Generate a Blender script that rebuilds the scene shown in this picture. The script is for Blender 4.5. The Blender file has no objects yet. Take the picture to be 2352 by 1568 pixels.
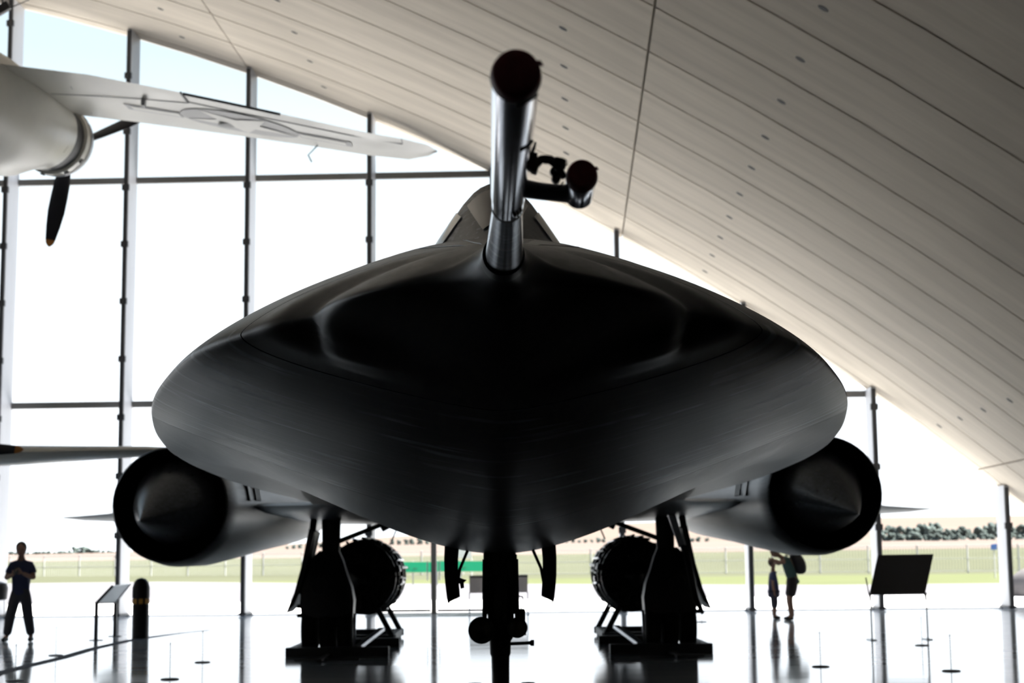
import bpy, bmesh, math, random
from mathutils import Vector, Matrix, Euler
R = math.radians
rnd = random.Random(7)
scene = bpy.context.scene
COL = scene.collection

# ------------------------------------------------------------------ camera
F, CX, CY, EYE = 3700.0, 1176.0, 784.0, 1.43        # focal length in px of the 2352x1568 frame
YAW, PITCH, ROLL = R(0.6017), R(7.6294), 0.0105
CAMROT = (Matrix.Rotation(-YAW, 3, 'Z') @ Matrix.Rotation(math.pi/2 + PITCH, 3, 'X') @ Matrix.Rotation(-ROLL, 3, 'Z'))
cam_data = bpy.data.cameras.new('camera')
cam = bpy.data.objects.new('camera', cam_data)
COL.objects.link(cam)
cam.matrix_world = Matrix.Translation((0, 0, EYE)) @ CAMROT.to_4x4()
cam_data.sensor_width = 22.3
cam_data.lens = F / 2352.0 * 22.3
cam_data.clip_end = 5000
cam_data.dof.use_dof = True
cam_data.dof.focus_distance = 5.3
cam_data.dof.aperture_fstop = 3.5
scene.camera = cam

# ------------------------------------------------------------------ view, sky, sun
vs = scene.view_settings
vs.view_transform = 'Standard'
vs.look = 'None'
vs.gamma = 1.0
vs.use_curve_mapping = False
vs.exposure = 0.6

TH = R(2.8)                                   # glass wall is turned a little against the aircraft's axis
Y0 = 42.974
UW = Vector((math.cos(TH), -math.sin(TH), 0))  # along the wall, to the right
NW = Vector((-math.sin(TH), -math.cos(TH), 0)) # into the hall
WO = Vector((0, Y0, 0))

world = bpy.data.worlds.new('sky')
scene.world = world
world.use_nodes = True
wn, wl = world.node_tree.nodes, world.node_tree.links
wn.clear()
w_out = wn.new('ShaderNodeOutputWorld')
w_bg = wn.new('ShaderNodeBackground')
w_tc = wn.new('ShaderNodeTexCoord')
w_sep = wn.new('ShaderNodeSeparateXYZ')
w_rp = wn.new('ShaderNodeValToRGB')
w_rp.color_ramp.elements[0].position = 0.0
w_rp.color_ramp.elements[0].color = (0.66, 0.70, 0.74, 1)
w_rp.color_ramp.elements[1].position = 0.55
w_rp.color_ramp.elements[1].color = (0.17, 0.26, 0.40, 1)
e_ = w_rp.color_ramp.elements.new(0.15)
e_.color = (0.48, 0.52, 0.55, 1)
e_ = w_rp.color_ramp.elements.new(0.30)
e_.color = (0.285, 0.345, 0.375, 1)
wl.new(w_tc.outputs['Generated'], w_sep.inputs[0])
wl.new(w_sep.outputs['Z'], w_rp.inputs['Fac'])
wl.new(w_rp.outputs['Color'], w_bg.inputs['Color'])
w_bg.inputs['Strength'].default_value = 2.1
wl.new(w_bg.outputs[0], w_out.inputs[0])

sun_d = bpy.data.lights.new('sun', 'SUN')
sun_d.energy = 36.0
sun_d.angle = R(0.6)
sun_d.color = (1.0, 0.97, 0.92)
sun = bpy.data.objects.new('sun', sun_d)
COL.objects.link(sun)
_to_sun = (UW * math.cos(R(52)) + Vector((0, 0, math.sin(R(52)))) - NW * 0.01).normalized()
sun.rotation_euler = _to_sun.to_track_quat('Z', 'Y').to_euler()
sun.location = (40, 60, 60)

# ------------------------------------------------------------------ pixel helpers (a pixel gives a direction; depth comes from the place)
O = Vector((0, 0, EYE))
def ray(x, y):
    return CAMROT @ Vector(((x - CX) / F, (CY - y) / F, -1.0))
def P(x, y, d):
    r = ray(x, y)
    return O + r * (d / r.y)
def G(x, y, z=0.0):
    r = ray(x, y)
    return O + r * ((z - EYE) / r.z)
def wall(s, k, z):
    """point at s metres along the glass wall, k metres into the hall, z up"""
    return WO + UW * s + NW * k + Vector((0, 0, z))
def interp(xs, ys, x):
    if x <= xs[0]: return ys[0]
    if x >= xs[-1]: return ys[-1]
    for i in range(len(xs) - 1):
        if x <= xs[i + 1]:
            t = (x - xs[i]) / (xs[i + 1] - xs[i])
            # monotone-ish cubic
            def sl(j):
                if j <= 0: return (ys[1] - ys[0]) / (xs[1] - xs[0])
                if j >= len(xs) - 1: return (ys[-1] - ys[-2]) / (xs[-1] - xs[-2])
                a = (ys[j] - ys[j - 1]) / (xs[j] - xs[j - 1]); b = (ys[j + 1] - ys[j]) / (xs[j + 1] - xs[j])
                return 0 if a * b <= 0 else 2 * a * b / (a + b)
            h = xs[i + 1] - xs[i]; m0, m1 = sl(i) * h, sl(i + 1) * h
            return ((2*t**3 - 3*t*t + 1) * ys[i] + (t**3 - 2*t*t + t) * m0 + (-2*t**3 + 3*t*t) * ys[i + 1] + (t**3 - t*t) * m1)

# ------------------------------------------------------------------ materials
MATS = {}
def mat(name, col, rough=0.5, metal=0.0, noise=0.0, nscale=(3, 3, 3), spec=0.5, rand=0.0, bump=0.0, rough_var=0.0, coat=0.0, col2=None, obj_coords=True):
    m = bpy.data.materials.new(name)
    m.use_nodes = True
    nt = m.node_tree
    b = nt.nodes['Principled BSDF']
    b.inputs['Base Color'].default_value = (*col, 1)
    b.inputs['Roughness'].default_value = rough
    b.inputs['Metallic'].default_value = metal
    b.inputs['Specular IOR Level'].default_value = spec
    b.inputs['Coat Weight'].default_value = coat
    if noise or bump or rough_var:
        tc = nt.nodes.new('ShaderNodeTexCoord')
        mp = nt.nodes.new('ShaderNodeMapping')
        mp.inputs['Scale'].default_value = nscale
        nz = nt.nodes.new('ShaderNodeTexNoise')
        nz.inputs['Scale'].default_value = 1.0
        nz.inputs['Detail'].default_value = 6
        nz.inputs['Roughness'].default_value = 0.6
        nt.links.new(tc.outputs['Object'], mp.inputs[0])
        nt.links.new(mp.outputs[0], nz.inputs['Vector'])
        if noise:
            mx = nt.nodes.new('ShaderNodeMix'); mx.data_type = 'RGBA'
            c2 = col2 if col2 else tuple(c * (1 - noise) for c in col)
            mx.inputs[6].default_value = (*c2, 1); mx.inputs[7].default_value = (*col, 1)
            rp = nt.nodes.new('ShaderNodeValToRGB')
            rp.color_ramp.elements[0].position = 0.32; rp.color_ramp.elements[1].position = 0.68
            nt.links.new(nz.outputs['Fac'], rp.inputs[0]); nt.links.new(rp.outputs[0], mx.inputs[0])
            src = mx.outputs[2]
            if rand:
                oi = nt.nodes.new('ShaderNodeObjectInfo')
                mr = nt.nodes.new('ShaderNodeMapRange'); mr.inputs[3].default_value = 1 - rand; mr.inputs[4].default_value = 1.0
                hs = nt.nodes.new('ShaderNodeHueSaturation')
                nt.links.new(oi.outputs['Random'], mr.inputs[0]); nt.links.new(mr.outputs[0], hs.inputs['Value'])
                nt.links.new(src, hs.inputs['Color']); src = hs.outputs[0]
            nt.links.new(src, b.inputs['Base Color'])
        if rough_var:
            mr = nt.nodes.new('ShaderNodeMapRange'); mr.inputs[1].default_value = 0.3; mr.inputs[2].default_value = 0.7
            mr.inputs[3].default_value = rough - rough_var; mr.inputs[4].default_value = rough + rough_var
            nt.links.new(nz.outputs['Fac'], mr.inputs[0]); nt.links.new(mr.outputs[0], b.inputs['Roughness'])
        if bump:
            bp = nt.nodes.new('ShaderNodeBump'); bp.inputs['Strength'].default_value = bump; bp.inputs['Distance'].default_value = 0.02
            nt.links.new(nz.outputs['Fac'], bp.inputs['Height']); nt.links.new(bp.outputs[0], b.inputs['Normal'])
    MATS[name] = m
    return m

mat('concrete', (0.61, 0.545, 0.458), 0.85, noise=0.22, nscale=(0.25, 2.4, 0.25), rand=0.10, spec=0.2)
mat('concrete_back', (0.16, 0.155, 0.15), 0.9)
mat('socket', (0.045, 0.045, 0.045), 0.8)
mat('floor', (0.66, 0.73, 0.80), 0.085, noise=0.05, nscale=(0.35, 1.6, 1), rough_var=0.025, spec=0.45)
mat('floor_strip', (0.10, 0.11, 0.14), 0.8, spec=0.05)
mat('added_dark_floor', (0.035, 0.036, 0.040), 0.75, noise=0.2, nscale=(2, 2, 2), spec=0.2)  # for the added sheet that cuts floor bounce
mat('sill', (0.55, 0.56, 0.58), 0.5)
mat('back_wall', (0.10, 0.098, 0.095), 0.9, noise=0.15, nscale=(0.3, 0.3, 0.3))
mat('steel_paint', (0.52, 0.53, 0.57), 0.45, noise=0.1, nscale=(2, 2, 0.5))
mat('steel_dark', (0.06, 0.062, 0.07), 0.5)
mat('transom', (0.22, 0.215, 0.21), 0.5)
mat('black', (0.012, 0.012, 0.013), 0.45)
mat('rubber', (0.010, 0.010, 0.010), 0.75, noise=0.3, nscale=(6, 6, 6))
mat('gear_steel', (0.030, 0.031, 0.034), 0.40, metal=0.3)
mat('gear_bright', (0.55, 0.57, 0.62), 0.35, metal=0.8)
mat('chrome_boom', (0.60, 0.61, 0.67), 0.13, metal=1.0, noise=0.10, nscale=(40, 260, 40), rough_var=0.03)
mat('boom_cone', (0.36, 0.385, 0.43), 0.24, metal=1.0, noise=0.12, nscale=(4, 420, 4), rough_var=0.05)
mat('arm_grey', (0.10, 0.12, 0.16), 0.35)
mat('hose_grey', (0.06, 0.065, 0.075), 0.5)
mat('red_cover', (0.17, 0.012, 0.024), 0.55, noise=0.3, nscale=(40, 40, 40))
mat('canopy_glass', (0.060, 0.054, 0.040), 0.12, spec=0.8)
mat('white_paint', (0.74, 0.72, 0.66), 0.35, noise=0.10, nscale=(1.2, 1.2, 1.2), rough_var=0.08)
mat('grey_paint', (0.34, 0.34, 0.35), 0.45)
mat('ring_paint', (0.42, 0.46, 0.52), 0.35)
mat('prop_blade', (0.012, 0.013, 0.022), 0.4)
mat('prop_tip', (0.55, 0.22, 0.05), 0.5)
mat('cyan_tube', (0.45, 0.75, 0.80), 0.4)
mat('engine', (0.020, 0.019, 0.018), 0.32, metal=0.6, noise=0.6, nscale=(5, 5, 5), rough_var=0.12)
mat('engine_bright', (0.55, 0.56, 0.60), 0.22, metal=1.0)
mat('board_dark', (0.050, 0.052, 0.060), 0.6)
mat('board_grey', (0.35, 0.35, 0.38), 0.6)
mat('board_white', (0.88, 0.89, 0.90), 0.15)
mat('thin_steel', (0.50, 0.55, 0.60), 0.3, metal=0.5)
mat('amber', (0.80, 0.42, 0.08), 0.4)
mat('skin', (0.30, 0.17, 0.12), 0.6)
mat('hair', (0.03, 0.022, 0.018), 0.7)
mat('navy', (0.020, 0.028, 0.075), 0.8)
mat('trousers', (0.045, 0.045, 0.055), 0.85)
mat('child_shirt', (0.045, 0.055, 0.14), 0.85)
mat('child_pants', (0.06, 0.06, 0.085), 0.85)
mat('green_shirt', (0.05, 0.10, 0.09), 0.85)
mat('shorts', (0.022, 0.020, 0.022), 0.85)
mat('shoe', (0.02, 0.02, 0.022), 0.6)
mat('bag', (0.010, 0.009, 0.013), 0.7)
mat('phone', (0.02, 0.02, 0.02), 0.2)
mat('apron', (0.56, 0.55, 0.54), 0.9, noise=0.08, nscale=(0.2, 0.2, 0.2))
mat('taxiway', (0.078, 0.074, 0.080), 0.9, noise=0.08, nscale=(0.1, 0.1, 0.1))
mat('lawn', (0.060, 0.067, 0.028), 1.0, noise=0.25, nscale=(0.08, 0.25, 1), spec=0.1)
mat('rough_grass', (0.050, 0.052, 0.030), 1.0, noise=0.2, nscale=(0.03, 0.06, 1), spec=0.1)
mat('field', (0.090, 0.070, 0.059), 1.0, noise=0.18, nscale=(0.008, 0.03, 1), spec=0.1)
mat('hill', (0.088, 0.067, 0.054), 1.0, noise=0.15, nscale=(0.004, 0.02, 1), spec=0.1)
mat('foliage', (0.075, 0.093, 0.085), 1.0, noise=0.4, nscale=(0.6, 0.6, 0.6), spec=0.1, rand=0.25)
mat('trunk', (0.10, 0.09, 0.08), 0.9)
mat('fence', (0.30, 0.30, 0.30), 0.7)
mat('green_banner', (0.003, 0.36, 0.15), 0.7)
mat('white_plain', (0.6, 0.6, 0.6), 0.6)
mat('blue_sign', (0.05, 0.12, 0.35), 0.6)
mat('mound', (0.10, 0.088, 0.086), 1.0, noise=0.3, nscale=(2, 2, 2))

def glass_mat():
    m = bpy.data.materials.new('window_glass'); m.use_nodes = True
    nt = m.node_tree; nt.nodes.clear()
    out = nt.nodes.new('ShaderNodeOutputMaterial'); mix = nt.nodes.new('ShaderNodeMixShader')
    tr = nt.nodes.new('ShaderNodeBsdfTransparent'); gl = nt.nodes.new('ShaderNodeBsdfGlossy'); fr = nt.nodes.new('ShaderNodeFresnel')
    tr.inputs[0].default_value = (0.94, 0.95, 0.955, 1); gl.inputs['Roughness'].default_value = 0.0
    fr.inputs['IOR'].default_value = 1.25
    nt.links.new(fr.outputs[0], mix.inputs[0]); nt.links.new(tr.outputs[0], mix.inputs[1]); nt.links.new(gl.outputs[0], mix.inputs[2])
    nt.links.new(mix.outputs[0], out.inputs[0])
    MATS['window_glass'] = m
glass_mat()

def skin_mat(name, base, streak, amount, rough, spec=0.25, flow=False):
    """worn matt black paint: fine flow-wise streaks, a few scuffed light ones"""
    m = bpy.data.materials.new(name); m.use_nodes = True
    nt = m.node_tree; b = nt.nodes['Principled BSDF']
    tc = nt.nodes.new('ShaderNodeTexCoord')
    def noise(sc, det, rough_=0.6):
        mp = nt.nodes.new('ShaderNodeMapping'); mp.inputs['Scale'].default_value = sc
        n = nt.nodes.new('ShaderNodeTexNoise'); n.inputs['Scale'].default_value = 1; n.inputs['Detail'].default_value = det; n.inputs['Roughness'].default_value = rough_
        nt.links.new(tc.outputs['UV' if flow else 'Object'], mp.inputs[0]); nt.links.new(mp.outputs[0], n.inputs['Vector'])
        return n
    def ramp(src, a, b_):
        r = nt.nodes.new('ShaderNodeMapRange'); r.inputs[1].default_value = a; r.inputs[2].default_value = b_
        nt.links.new(src, r.inputs[0]); return r.outputs[0]
    fine = noise((1.6, 24, 1) if flow else (26, 0.55, 30), 4)
    few = noise((2.2, 13, 1) if flow else (34, 1.1, 40), 2, 0.4)
    big = noise((2.4, 1.3, 1) if flow else (1.1, 0.6, 1.3), 3)
    mx = nt.nodes.new('ShaderNodeMix'); mx.data_type = 'RGBA'
    mx.inputs[6].default_value = (*base, 1); mx.inputs[7].default_value = (*[c * 3.6 for c in base], 1)
    nt.links.new(ramp(fine.outputs['Fac'], 0.42, 0.72), mx.inputs[0])
    mul = nt.nodes.new('ShaderNodeMath'); mul.operation = 'MULTIPLY'
    nt.links.new(ramp(few.outputs['Fac'], 0.56, 0.67), mul.inputs[0]); nt.links.new(ramp(big.outputs['Fac'], 0.44, 0.60), mul.inputs[1])
    mul2 = nt.nodes.new('ShaderNodeMath'); mul2.operation = 'MULTIPLY'; mul2.inputs[1].default_value = amount
    nt.links.new(mul.outputs[0], mul2.inputs[0])
    mx2 = nt.nodes.new('ShaderNodeMix'); mx2.data_type = 'RGBA'
    mx2.inputs[7].default_value = (*streak, 1)
    nt.links.new(mul2.outputs[0], mx2.inputs[0]); nt.links.new(mx.outputs[2], mx2.inputs[6])
    nt.links.new(mx2.outputs[2], b.inputs['Base Color'])
    mr = nt.nodes.new('ShaderNodeMapRange'); mr.inputs[1].default_value = 0.3; mr.inputs[2].default_value = 0.7
    mr.inputs[3].default_value = rough - 0.03; mr.inputs[4].default_value = rough + 0.03
    nt.links.new(fine.outputs['Fac'], mr.inputs[0]); nt.links.new(mr.outputs[0], b.inputs['Roughness'])
    b.inputs['Specular IOR Level'].default_value = spec
    b.inputs['Specular Tint'].default_value = (0.72, 0.86, 1.0, 1)
    MATS[name] = m
skin_mat('radome_black', (0.0018, 0.0022, 0.0030), (0.03, 0.035, 0.04), 0.25, 0.38, 0.22)
skin_mat('jet_black', (0.0036, 0.0044, 0.0058), (0.26, 0.30, 0.36), 1.0, 0.36, 0.2)
skin_mat('jet_flow', (0.0036, 0.0044, 0.0058), (0.24, 0.28, 0.34), 1.0, 0.36, 0.2, True)
skin_mat('jet_lit', (0.014, 0.0145, 0.017), (0.08, 0.08, 0.09), 0.35, 0.40, 0.45)  # lighter copy of the jet black, grazing reflections put into its colour
skin_mat('jet_spike', (0.012, 0.0135, 0.017), (0.03, 0.03, 0.03), 0.2, 0.30, 0.5)

# ------------------------------------------------------------------ mesh helpers
class MB:
    def __init__(s): s.v = []; s.f = []
    def add(s, vs, fs):
        n = len(s.v); s.v += [Vector(p) for p in vs]; s.f += [tuple(i + n for i in f) for f in fs]; return s
    def box(s, c, size, rot=None):
        hx, hy, hz = size[0] / 2, size[1] / 2, size[2] / 2
        pts = [Vector((x, y, z)) for x in (-hx, hx) for y in (-hy, hy) for z in (-hz, hz)]
        if rot is not None: pts = [rot @ p for p in pts]
        c = Vector(c)
        return s.add([p + c for p in pts], [(0, 1, 3, 2), (4, 6, 7, 5), (0, 4, 5, 1), (2, 3, 7, 6), (0, 2, 6, 4), (1, 5, 7, 3)])
    def loft(s, rings, closed=True, cap=True):
        n = len(rings[0]); vs = [p for r in rings for p in r]; fs = []
        for i in range(len(rings) - 1):
            for j in range(n if closed else n - 1):
                a, b = i * n + j, i * n + (j + 1) % n
                fs.append((a, b, b + n, a + n))
        if cap and closed:
            fs.append(tuple(range(n))[::-1]); m = (len(rings) - 1) * n; fs.append(tuple(range(m, m + n)))
        return s.add(vs, fs)
    def tube(s, pts, r, n=10, cap=True):
        pts = [Vector(p) for p in pts]
        rs = r if isinstance(r, (list, tuple)) else [r] * len(pts)
        t = (pts[1] - pts[0]).normalized()
        a = t.orthogonal().normalized(); rings = []
        for i, p in enumerate(pts):
            if i == 0: t2 = pts[1] - pts[0]
            elif i == len(pts) - 1: t2 = pts[-1] - pts[-2]
            else: t2 = (pts[i + 1] - pts[i]).normalized() + (pts[i] - pts[i - 1]).normalized()
            t2.normalize()
            a = (a - t2 * a.dot(t2)).normalized(); b = t2.cross(a)
            rings.append([p + (a * math.cos(q) + b * math.sin(q)) * rs[i] for q in [2 * math.pi * k / n for k in range(n)]])
        return s.loft(rings, True, cap)
    def lathe(s, prof, o, axis, n=32, cap=True, sx=1.0):
        o = Vector(o); t = Vector(axis).normalized()
        a = Vector((0, 0, 1)) if abs(t.z) < 0.9 else Vector((1, 0, 0))
        a = (a - t * a.dot(t)).normalized(); b = t.cross(a)
        return s.loft([[o + t * h + (a * math.cos(q) + b * math.sin(q) * sx) * r for q in [2 * math.pi * k / n for k in range(n)]] for h, r in prof], True, cap)
    def prism(s, poly, off):
        poly = [Vector(p) for p in poly]; off = Vector(off); n = len(poly)
        vs = poly + [p + off for p in poly]
        fs = [tuple(range(n))[::-1], tuple(range(n, 2 * n))] + [(i, (i + 1) % n, (i + 1) % n + n, i + n) for i in range(n)]
        return s.add(vs, fs)
    def build(s, name, m, parent=None, smooth=False, angle=None, bevel=0.0):
        L = base_of(parent)
        me = bpy.data.meshes.new(name)
        me.from_pydata([p - L for p in s.v], [], s.f)
        bm = bmesh.new(); bm.from_mesh(me)
        bmesh.ops.recalc_face_normals(bm, faces=bm.faces)
        if bevel:
            bmesh.ops.bevel(bm, geom=[e for e in bm.edges if len(e.link_faces) == 2 and e.calc_face_angle(0) > 0.6], offset=bevel, segments=2, affect='EDGES', profile=0.5)
        bm.to_mesh(me); bm.free()
        me.materials.append(MATS[m] if isinstance(m, str) else m)
        o = bpy.data.objects.new(name, me); COL.objects.link(o)
        if parent is not None: o.parent = parent
        if smooth:
            for p in me.polygons: p.use_smooth = True
            if angle is not None: me.set_sharp_from_angle(angle=R(angle))
        return o
BASE = {}
def base_of(parent):
    p = parent
    while p is not None:
        if p.name in BASE: return BASE[p.name]
        p = p.parent
    return Vector((0, 0, 0))
def tag(o, label=None, cat=None, group=None, kind=None):
    if label: o['label'] = label
    if cat: o['category'] = cat
    if group: o['group'] = group
    if kind: o['kind'] = kind
    return o
def thing(name, loc, label, cat, group=None):
    o = bpy.data.objects.new(name, None); COL.objects.link(o)
    o.location = loc; o.empty_display_size = 0.2
    BASE[o.name] = Vector(loc)
    return tag(o, label, cat, group)
def dup(o, loc=None, parent=None):
    c = o.copy(); COL.objects.link(c); c.parent = parent
    if loc is not None: c.location = loc
    for ch in o.children: dup(ch, None, c)
    return c
def mb(): return MB()

# ================================================================== THE HALL
# ---- roof: concrete vault, circle fitted to its edge; precast panels in hoops
RC_S, RC_Z, RR = -30.47, -48.80, 67.84
def roof(a, k, r=RR):
    return wall(RC_S + r * math.sin(a), k, RC_Z + r * math.cos(a))
FOOT = math.acos(48.80 / 67.84)
NHOOP, PITCHK, FIRST = 28, 2.24, 0.62
KEND = FIRST + NHOOP * PITCHK
b = mb()
ang = [R(-45.5) + i * R(91) / 72 for i in range(73)]
inner = [[roof(a, k, RR + 0.13) for a in ang] for k in (0.0, KEND)]
outer = [[roof(a, k, RR + 0.8) for a in ang] for k in (0.0, KEND)]
n = len(ang)
b.add(inner[0] + inner[1] + outer[0] + outer[1],
      [(i, i + 1, n + i + 1, n + i) for i in range(n - 1)] + [(2*n + i, 3*n + i, 3*n + i + 1, 2*n + i + 1) for i in range(n - 1)]
      + [(i, 2*n + i, 2*n + i + 1, i + 1) for i in range(n - 1)] + [(n + i, n + i + 1, 3*n + i + 1, 3*n + i) for i in range(n - 1)])
ceiling = b.build('ceiling', 'concrete_back')
tag(ceiling, 'pale concrete vault over the hall, laid in long curved panels', 'ceiling', kind='structure')
BASE[ceiling.name] = Vector((0, 0, 0))
EDGES = [-44.6, -36.0, -26.5, -17.0, -7.5, 1.65, 11.1, 20.55, 30.0, 39.45, 44.6]
GAPK, GAPA = 0.034, R(0.018)
def panel_mesh(a0, a1, k0, k1, name):
    b = mb(); m = 7
    rings = []
    for i in range(m):
        a = R(a0) + GAPA + (R(a1 - a0) - 2 * GAPA) * i / (m - 1)
        rings.append([roof(a, k0 + GAPK, RR), roof(a, k1 - GAPK, RR), roof(a, k1 - GAPK, RR + 0.15), roof(a, k0 + GAPK, RR + 0.15)])
    b.loft(rings)
    return b.build(name, 'concrete', ceiling)
for j in range(len(EDGES) - 1):
    panel_mesh(EDGES[j], EDGES[j + 1], 0.0 - GAPK, FIRST, 'edge_panel')
    p0 = panel_mesh(EDGES[j], EDGES[j + 1], FIRST, FIRST + PITCHK, 'panel')
    for h in range(1, NHOOP):
        c = p0.copy(); COL.objects.link(c)
        c.location = NW * (PITCHK * h)
# sockets: proud dark discs, shade of the hanger holes put in their colour
s0 = None
for j in range(5, 10):
    for a_ in ((EDGES[j] + 2.05), (EDGES[j + 1] - 1.4)):
        if a_ > 43.5: continue
        s0 = None
        for h in range(0, 17):
            k = FIRST + PITCHK * (h + 0.5)
            if s0 is None:
                up = Vector((UW.x * math.sin(R(a_)), UW.y * math.sin(R(a_)), math.cos(R(a_))))
                b = mb().lathe([(0.06, 0.085), (-0.006, 0.085), (-0.010, 0.06)], roof(R(a_), k), up, 12)
                s0 = b.build('socket', 'socket', ceiling)
            else:
                c = s0.copy(); COL.objects.link(c); c.location = NW * (PITCHK * h)

# ---- floor, back wall
S0, S1 = RC_S - RR * math.sin(FOOT) - 0.6, RC_S + RR * math.sin(FOOT) + 0.6
b = mb().prism([wall(S0, 0, -0.25), wall(S1, 0, -0.25), wall(S1, KEND, -0.25), wall(S0, KEND, -0.25)], (0, 0, 0.25))
tag(b.build('floor', 'floor'), 'glossy white painted floor of the hall', 'floor', kind='structure')
b = mb()
pts = [wall(S0, KEND, -0.2)] + [roof(a, KEND, RR + 0.3) for a in ang if abs(a) < FOOT] + [wall(S1, KEND, -0.2)]
b.prism(pts, NW * 0.4)
tag(b.build('wall_back', 'back_wall'), 'plain grey wall closing the back of the vault', 'wall', kind='structure')

b = mb().prism([wall(-34, 30.5, -0.02), wall(22, 30.5, -0.02), wall(22, KEND - .5, -0.02), wall(-34, KEND - .5, -0.02)], (0, 0, 0.03))
tag(b.build('floor_absorber', 'added_dark_floor'), 'unseen dark floor sheet added to keep bounce light off the nose of the jet', 'floor', kind='structure')  # added out of view; its dark colour keeps the nose underside black

# grey strip set in the floor, sweeping past the bollard
cl = [G(-60, 1568), G(0, 1545), G(60, 1530), G(140, 1511), G(215, 1489), G(300, 1470), G(360, 1461), G(420, 1453), G(480, 1447)]
b = mb(); rings = []
for i, p in enumerate(cl):
    t = (cl[min(i + 1, len(cl) - 1)] - cl[max(i - 1, 0)]); nrm = Vector((-t.y, t.x, 0)).normalized()
    w = 0.105 * (1 if i < 7 else 0.6)
    rings.append([p + nrm * w + Vector((0, 0, -0.02)), p - nrm * w + Vector((0, 0, -0.02)), p - nrm * w + Vector((0, 0, 0.004)), p + nrm * w + Vector((0, 0, 0.004))])
b.loft(rings)
tag(b.build('trim_1', 'floor_strip'), 'grey curved strip set in the white floor past the bollard', 'floor strip', kind='structure')

# ---- glazed front wall: steel fins, transoms, panes
STEP = 3.315
GK = 0.06
def roof_z(s, k=0.0):
    q = RR * RR - (s - RC_S) ** 2
    return RC_Z + math.sqrt(q) if q > 0 else 0
b = mb().prism([wall(S0, -0.1, 0), wall(S1, -0.1, 0), wall(S1, 0.22, 0), wall(S0, 0.22, 0)], (0, 0, 0.02))
wallf = b.build('wall_front', 'sill')
tag(wallf, 'tall glazed wall with steel fins filling the arch', 'glass wall', kind='structure')
BASE[wallf.name] = Vector((0, 0, 0))
TZ = [5.62, 11.78]
rotw = Matrix.Rotation(-TH, 3, 'Z')
cols = list(range(-23, 5))
for kx in cols:
    s = STEP * kx * 0.992
    top = roof_z(s) - 0.02
    if top < 1.0: continue
    c = mb()
    c.box(wall(s, 0.5, top / 2), (0.13, 0.86, top), rotw)
    fin = c.build('column', 'steel_paint', wallf)
    c = mb()
    c.box(wall(s, 0.955, top / 2), (0.10, 0.05, top - 0.1), rotw)
    c.build('fin_shade', 'steel_dark', fin)  # dark strip painting the backlit shade of the fin's inner face
    if -5 <= kx <= 4:
        zz = 2.1
        while zz < top - 0.4:
            mb().box(wall(s, 0.965, zz), (0.19, 0.09, 0.16), rotw).build('bracket', 'steel_dark', fin)
            zz += 1.55
    mb().box(wall(s, 0.5, 0.05), (0.20, 1.0, 0.05), rotw).build('base_plate', 'steel_dark', fin)
# transoms per bay and panes
for i in range(len(cols) - 1):
    s0_, s1_ = STEP * cols[i] * 0.992 + 0.05, STEP * cols[i + 1] * 0.992 - 0.05
    t0, t1 = roof_z(s0_), roof_z(s1_)
    for z in TZ:
        e0, e1 = s0_, s1_
        if max(t0, t1) < z: continue
        if t1 < z:   # roof falls below this transom inside the bay
            e1 = RC_S + math.sqrt(max(RR * RR - (z - RC_Z) ** 2, 0))
        elif t0 < z:
            e0 = RC_S - math.sqrt(max(RR * RR - (z - RC_Z) ** 2, 0))
        if e1 - e0 < 0.2: continue
        b = mb().box(wall((e0 + e1) / 2, 0.10, z), (e1 - e0, 0.10, 0.17), rotw)
        b.build('transom', 'transom', wallf)
    bands = [0.05] + TZ + [99]
    for q in range(3):
        z0, z1 = bands[q] + (0.085 if q else 0), bands[q + 1] - 0.085
        pl = []
        N_ = 6
        for j in range(N_ + 1):
            s = s0_ + (s1_ - s0_) * j / N_
            pl.append((s, min(z1, roof_z(s) - 0.01)))
        if max(p[1] for p in pl) < z0 + 0.1: continue
        pl = [(s, max(z, z0)) for s, z in pl]
        poly = [wall(s0_, GK, z0)] + [wall(s, GK, z) for s, z in pl] + [wall(s1_, GK, z0)]
        # drop coincident points
        out = []
        for p in poly:
            if not out or (p - out[-1]).length > 0.01: out.append(p)
        if (out[0] - out[-1]).length < 0.01: out.pop()
        if len(out) < 3: continue
        bb = mb().add(out, [tuple(range(len(out)))])
        bb.build('pane', 'window_glass', wallf)
# small closing bays at the feet of the arch
s_r = STEP * 4 * 0.992
pts = [(s_r + 0.05 + (S1 - 0.75 - s_r) * j / 6) for j in range(7)]
poly = [wall(pts[0], GK, 0.05)] + [wall(s, GK, max(roof_z(s) - 0.01, 0.06)) for s in pts] + [wall(pts[-1], GK, 0.05)]
mb().add(poly, [tuple(range(len(poly)))]).build('pane', 'window_glass', wallf)

# glazed door in the wall behind the aircraft
dr = mb()
s_m = -1.667
dr.box(wall(s_m, 0.16, 1.25), (0.14, 0.16, 2.5), rotw)
door = dr.build('door_1', 'transom')
tag(door, 'grey door post of the glazed double door in the glass wall', 'door', kind='structure')
BASE[door.name] = Vector((0, 0, 0))
mb().box(wall(s_m, 0.16, 2.52), (3.1, 0.14, 0.12), rotw).build('door_head', 'transom', door)
for sg in (-1, 1):
    mb().box(wall(s_m + sg * 0.75, 0.16, 0.07), (1.32, 0.10, 0.07), rotw).build('door_rail', 'steel_dark', door)
    mb().tube([wall(s_m + sg * 0.16, 0.26, 0.85), wall(s_m + sg * 0.16, 0.30, 1.0), wall(s_m + sg * 0.16, 0.30, 1.2), wall(s_m + sg * 0.16, 0.26, 1.35)], 0.015, 8).build('door_handle', 'gear_bright', door, True)

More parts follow.
